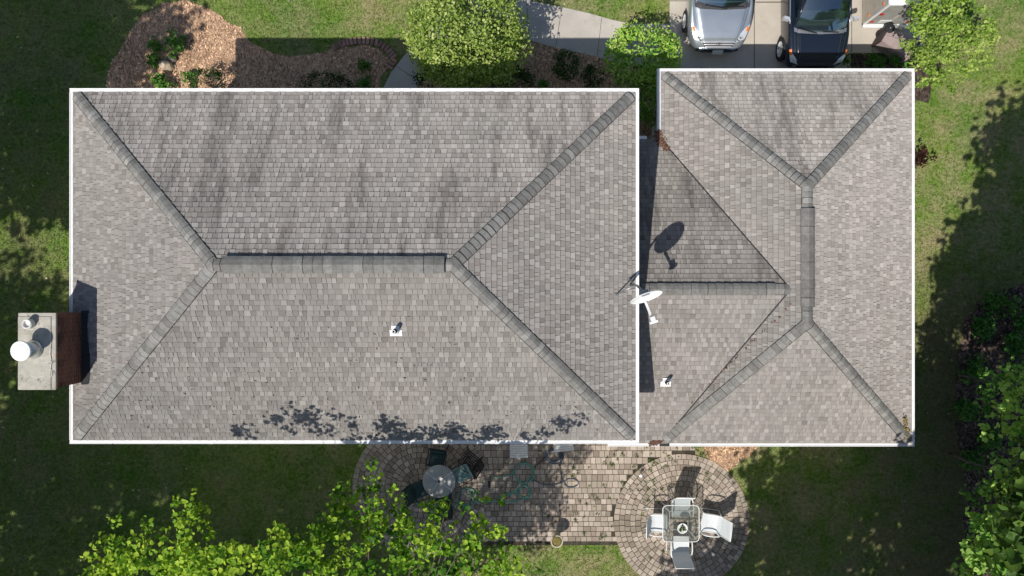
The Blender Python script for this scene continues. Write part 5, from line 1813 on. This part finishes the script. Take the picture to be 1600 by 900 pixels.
def navy_details(o, lf):
    for s in (-1, 1):
        mb = MB(); lf.patch(mb, 0, 0, s * 4.05, s * 5.2, .006, 8, 8, lambda q: (.035 + (5.2 - abs(q)) * .06, .16 + (5.2 - abs(q)) * .17)); hl = mb.build("headlight", M['reflector'], o, False)
        mb = MB(); lf.patch(mb, 0, 0, s * 4.05, s * 4.45, .010, 5, 5, lambda q: (.25, .40)); mb.build("turn_signal", M['amber'], hl, False)
        p = lf.at(.13, s * 4.75); mb = MB(); mb.lathe([(0, .0), (.045, .006), (.06, .014), (.065, .012)], p + Vector((0, 0, .008)), 16); mb.build("bulb", M['chrome'], hl, False)
        mb = MB(); mb.box((s * .99, 1.22, 1.06), (.20, .10, .13), Matrix.Rotation(R(14 * s), 3, 'Z'), .5, .8); mb.bar((s * .88, 1.26, 1.0), (s * .95, 1.24, 1.04), .05, .04)
        mb.build("wing_mirror", M['chrome'], o, False)
    mb = MB(); lf.patch(mb, .01, .09, -8, -5.4, .005); lf.patch(mb, .01, .09, 5.4, 8, .005); mb.build("grille", M['trim'], o, False)
    mb = MB(); mb.tube([(-.64, .03, .45), (-.4, -.015, .45), (0, -.03, .45), (.4, -.015, .45), (.64, .03, .45)], .03, 8); mb.build("bumper", M['navy'], o, False)
    mb = MB()
    for s in (-1, 1):
        mb.tube([lf.at(y_, s * 7) + Vector((0, 0, .001)) for y_ in np.linspace(.2, .82, 10)], .005, 4)
        mb.tube([lf.at(y_, s * 5.1) + Vector((0, 0, .001)) for y_ in np.linspace(.14, .84, 12)], .005, 4)
    mb.build("bonnet_seam", M['trim'], o, False)
    mb = MB(); lf.patch(mb, 0, 0, -8, -5.05, .004, 4, 10, lambda q: (.78 + (8 - abs(q)) * .03, .88 + (8 - abs(q)) * .035)); lf.patch(mb, 0, 0, 5.05, 8, .004, 4, 10, lambda q: (.78 + (8 - abs(q)) * .03, .88 + (8 - abs(q)) * .035)); mb.build("cowl", M['grey_steel'], o, False)
    for a, b in (((-.62, .93), (-.12, .80)), ((.05, .84), (.5, .83))):
        mb = MB(); mb.bar((a[0], a[1], 1.08), (b[0], b[1], 1.065), .025, .02); mb.build("wiper", M['black'], o, False)
    for s in (-1, 1):
        mb = MB(); mb.tube([lf.at(y_, s * 4.02) + lf.nrm(y_, s * 4.02) * .004 for y_ in np.linspace(1.1, 3.9, 16)], .008, 5); mb.build("door_trim", M['chrome'], o, False)


car("dark_car", (8.80, 6.45, 0), "dark blue car parked nose to the garage with its windscreen in view", M['navy'], st, .345, (.60, 3.2), .885,
    (4.2, M['navy'], .84, 1.55, 3.5, 4.0, 1.03, 1.56, .74, .62), navy_details)

# ------------------------------------------------------------------ trailer and wheelie bin
tx0, tyf, _ = P(1347, 38, .12)
tw = 1.36
tr = empty("cargo_trailer", (tx0 + tw / 2, tyf, 0), label="small white topped cargo trailer parked beside the dark car", cat="trailer")
M['beige'] = pmat("beige_panel", (.47, .42, .35), .65, var=.12, scale=5)
M['greypanel'] = pmat("grey_rear_panel", (.30, .29, .265), .65, var=.18, scale=5)
M['red'] = pmat("red_lens", (.38, .02, .02), .35)
mb = MB(); mb.box((0, 1.25, .86), (tw, 2.5, 1.45)); mb.build("body", M['beige'], tr, False)
mb = MB(); mb.box((0, -.012, .84), (tw - .1, .022, 1.34)); mb.build("rear_door", M['greypanel'], tr, False)
mb = MB()
mb.box((0, 1.24, 1.62), (tw + .06, 2.58, .07)); mb.box((0, 1.24, 1.69), (tw - .08, 2.4, .08), None, .5, .93); mb.box((-.35, .25, 1.75), (.35, .3, .05), None, .5, .8)
mb.build("roof", m_white("white_fibreglass", (.80, .81, .82), .3), tr, False)
for s in (-1, 1):
    mb = MB(); mb.box((s * (tw / 2 - .02), -.02, .86), (.06, .04, 1.45)); mb.build("corner_post", M['offwhite'], tr, False)
    for z_ in (.4, .95):
        mb = MB(); mb.box((s * (tw / 2 - .14), -.035, z_), (.1, .03, .09)); mb.build("tail_light", M['red'], tr, False)
    w = empty("wheel", (s * (tw / 2 + .06), 1.4, .28)); w.parent = tr
    Mr = Matrix.Rotation(R(90) * s, 3, 'Y')
    mb = MB(); mb.lathe([(.16, -.08), (.28, -.07), (.28, .05), (.17, .07)], (0, 0, 0), 28, .5, Mr); mb.build("tyre", M['tyre'], w, False)
    mb = MB(); mb.lathe([(.17, .06), (.05, .04), (0, .05)], (0, 0, 0), 20, .5, Mr); mb.build("rim", M['reflector'], w, False)
mb = MB(); mb.box((0, -.06, .16), (tw + .02, .12, .06)); mb.build("bumper", M['offwhite'], tr, False)
mb = MB(); mb.box((-.18, -.04, .45), (.34, .016, .16)); mb.build("licence_plate", M['plate'], tr, False)
mb = MB(); mb.box((0, -.03, .85), (.04, .02, 1.25)); mb.build("door_bar", M['beige'], tr, False)
mb = MB(); mb.box((-tw / 2 - .008, .55, 1.0), (.02, .06, .4)); mb.build("side_handle", M['grey_steel'], tr, False)
for yy, zz in ((.12, .5), (.9, .5), (.12, 1.3)):
    mb = MB(); mb.box((-tw / 2 - .008, yy, zz), (.02, .08, .05)); mb.build("marker_light", M['amber'], tr, False)
mb = MB(); mb.bar((-.4, 2.5, .25), (0, 3.4, .3), .06, .06); mb.bar((.4, 2.5, .25), (0, 3.4, .3), .06, .06); mb.tube([(0, 3.3, .3), (0, 3.3, .02)], .03, 8); mb.build("tow_bar", M['grey_steel'], tr, False)

# the bin lies on its side: its base and wheels point to the left, its mouth to the right
M['bin'] = pmat("mauve_brown_plastic", (.34, .265, .255), .55, var=.12, scale=4)
M['bindark'] = pmat("dark_brown_plastic", (.045, .032, .032), .6)
bx, by, _ = P(1378, 58, .35)
bn = empty("wheelie_bin", (bx, by, .03), R(-31), "overturned mauve brown wheelie bin lying on the driveway edge", "bin")
mb = MB()      # local x: from base to mouth, y: front to back, z: width
b0 = [(-.05, -.20, .10), (-.05, .22, .10), (-.05, .22, .52), (-.05, -.20, .52)]
b1 = [(.86, -.30, .02), (.86, .27, .02), (.86, .27, .60), (.86, -.30, .60)]
vs = b0 + b1
mb.raw(vs, [(0, 1, 2, 3), (0, 4, 5, 1), (1, 5, 6, 2), (2, 6, 7, 3), (3, 7, 4, 0)], .5)
mb.raw([(.86, -.30, .02), (.86, .27, .02), (.86, .27, .60), (.86, -.30, .60)], [(0, 1, 2, 3)])
for yy in (-.12, .06): mb.bar((.02, yy * .9, .522), (.84, yy * 1.2, .605), .025, .02)
mb.build("body", M['bin'], bn, False)
mb = MB()
for (a, b) in (((.86, -.33, .0), (.86, .30, .0)), ((.86, -.33, .62), (.86, .30, .62)), ((.86, -.33, .0), (.86, -.33, .62)), ((.86, .30, .0), (.86, .30, .62))): mb.bar(a, b, .07, .06)
mb.build("rim", M['bin'], bn, False)
mb = MB(); mb.box((.93, -.02, .31), (.05, .64, .66), None, .5); mb.build("lid", M['bindark'], bn, False)
mb = MB(); mb.tube([(.84, .36, .08), (.84, .38, .31), (.84, .36, .54)], .018, 8); mb.build("handle", M['bindark'], bn, False)
mb = MB(); mb.box((-.03, .24, .31), (.14, .10, .40)); mb.tube([(-.02, .22, .02), (-.02, .22, .62)], .015, 8); mb.build("axle", M['bindark'], bn, False)
mb = MB(); mb.box((-.04, -.08, .31), (.06, .36, .46)); mb.build("base", M['bindark'], bn, False)
for z_ in (.05, .57):
    w = empty("wheel", (-.0, .20, z_)); w.parent = bn
    mb = MB(); mb.lathe([(.05, -.03), (.13, -.03), (.14, -.015), (.14, .015), (.13, .03), (.06, .03)], (0, 0, 0), 24); mb.build("tyre", M['tyre'], w, False)
    mb = MB(); mb.lathe([(.06, .025), (.02, .02), (.02, .04), (0, .04)], (0, 0, 0), 16); mb.lathe([(.0, -.03), (.06, -.025)], (0, 0, 0), 16); mb.build("hub", M['grey_steel'], w, False)
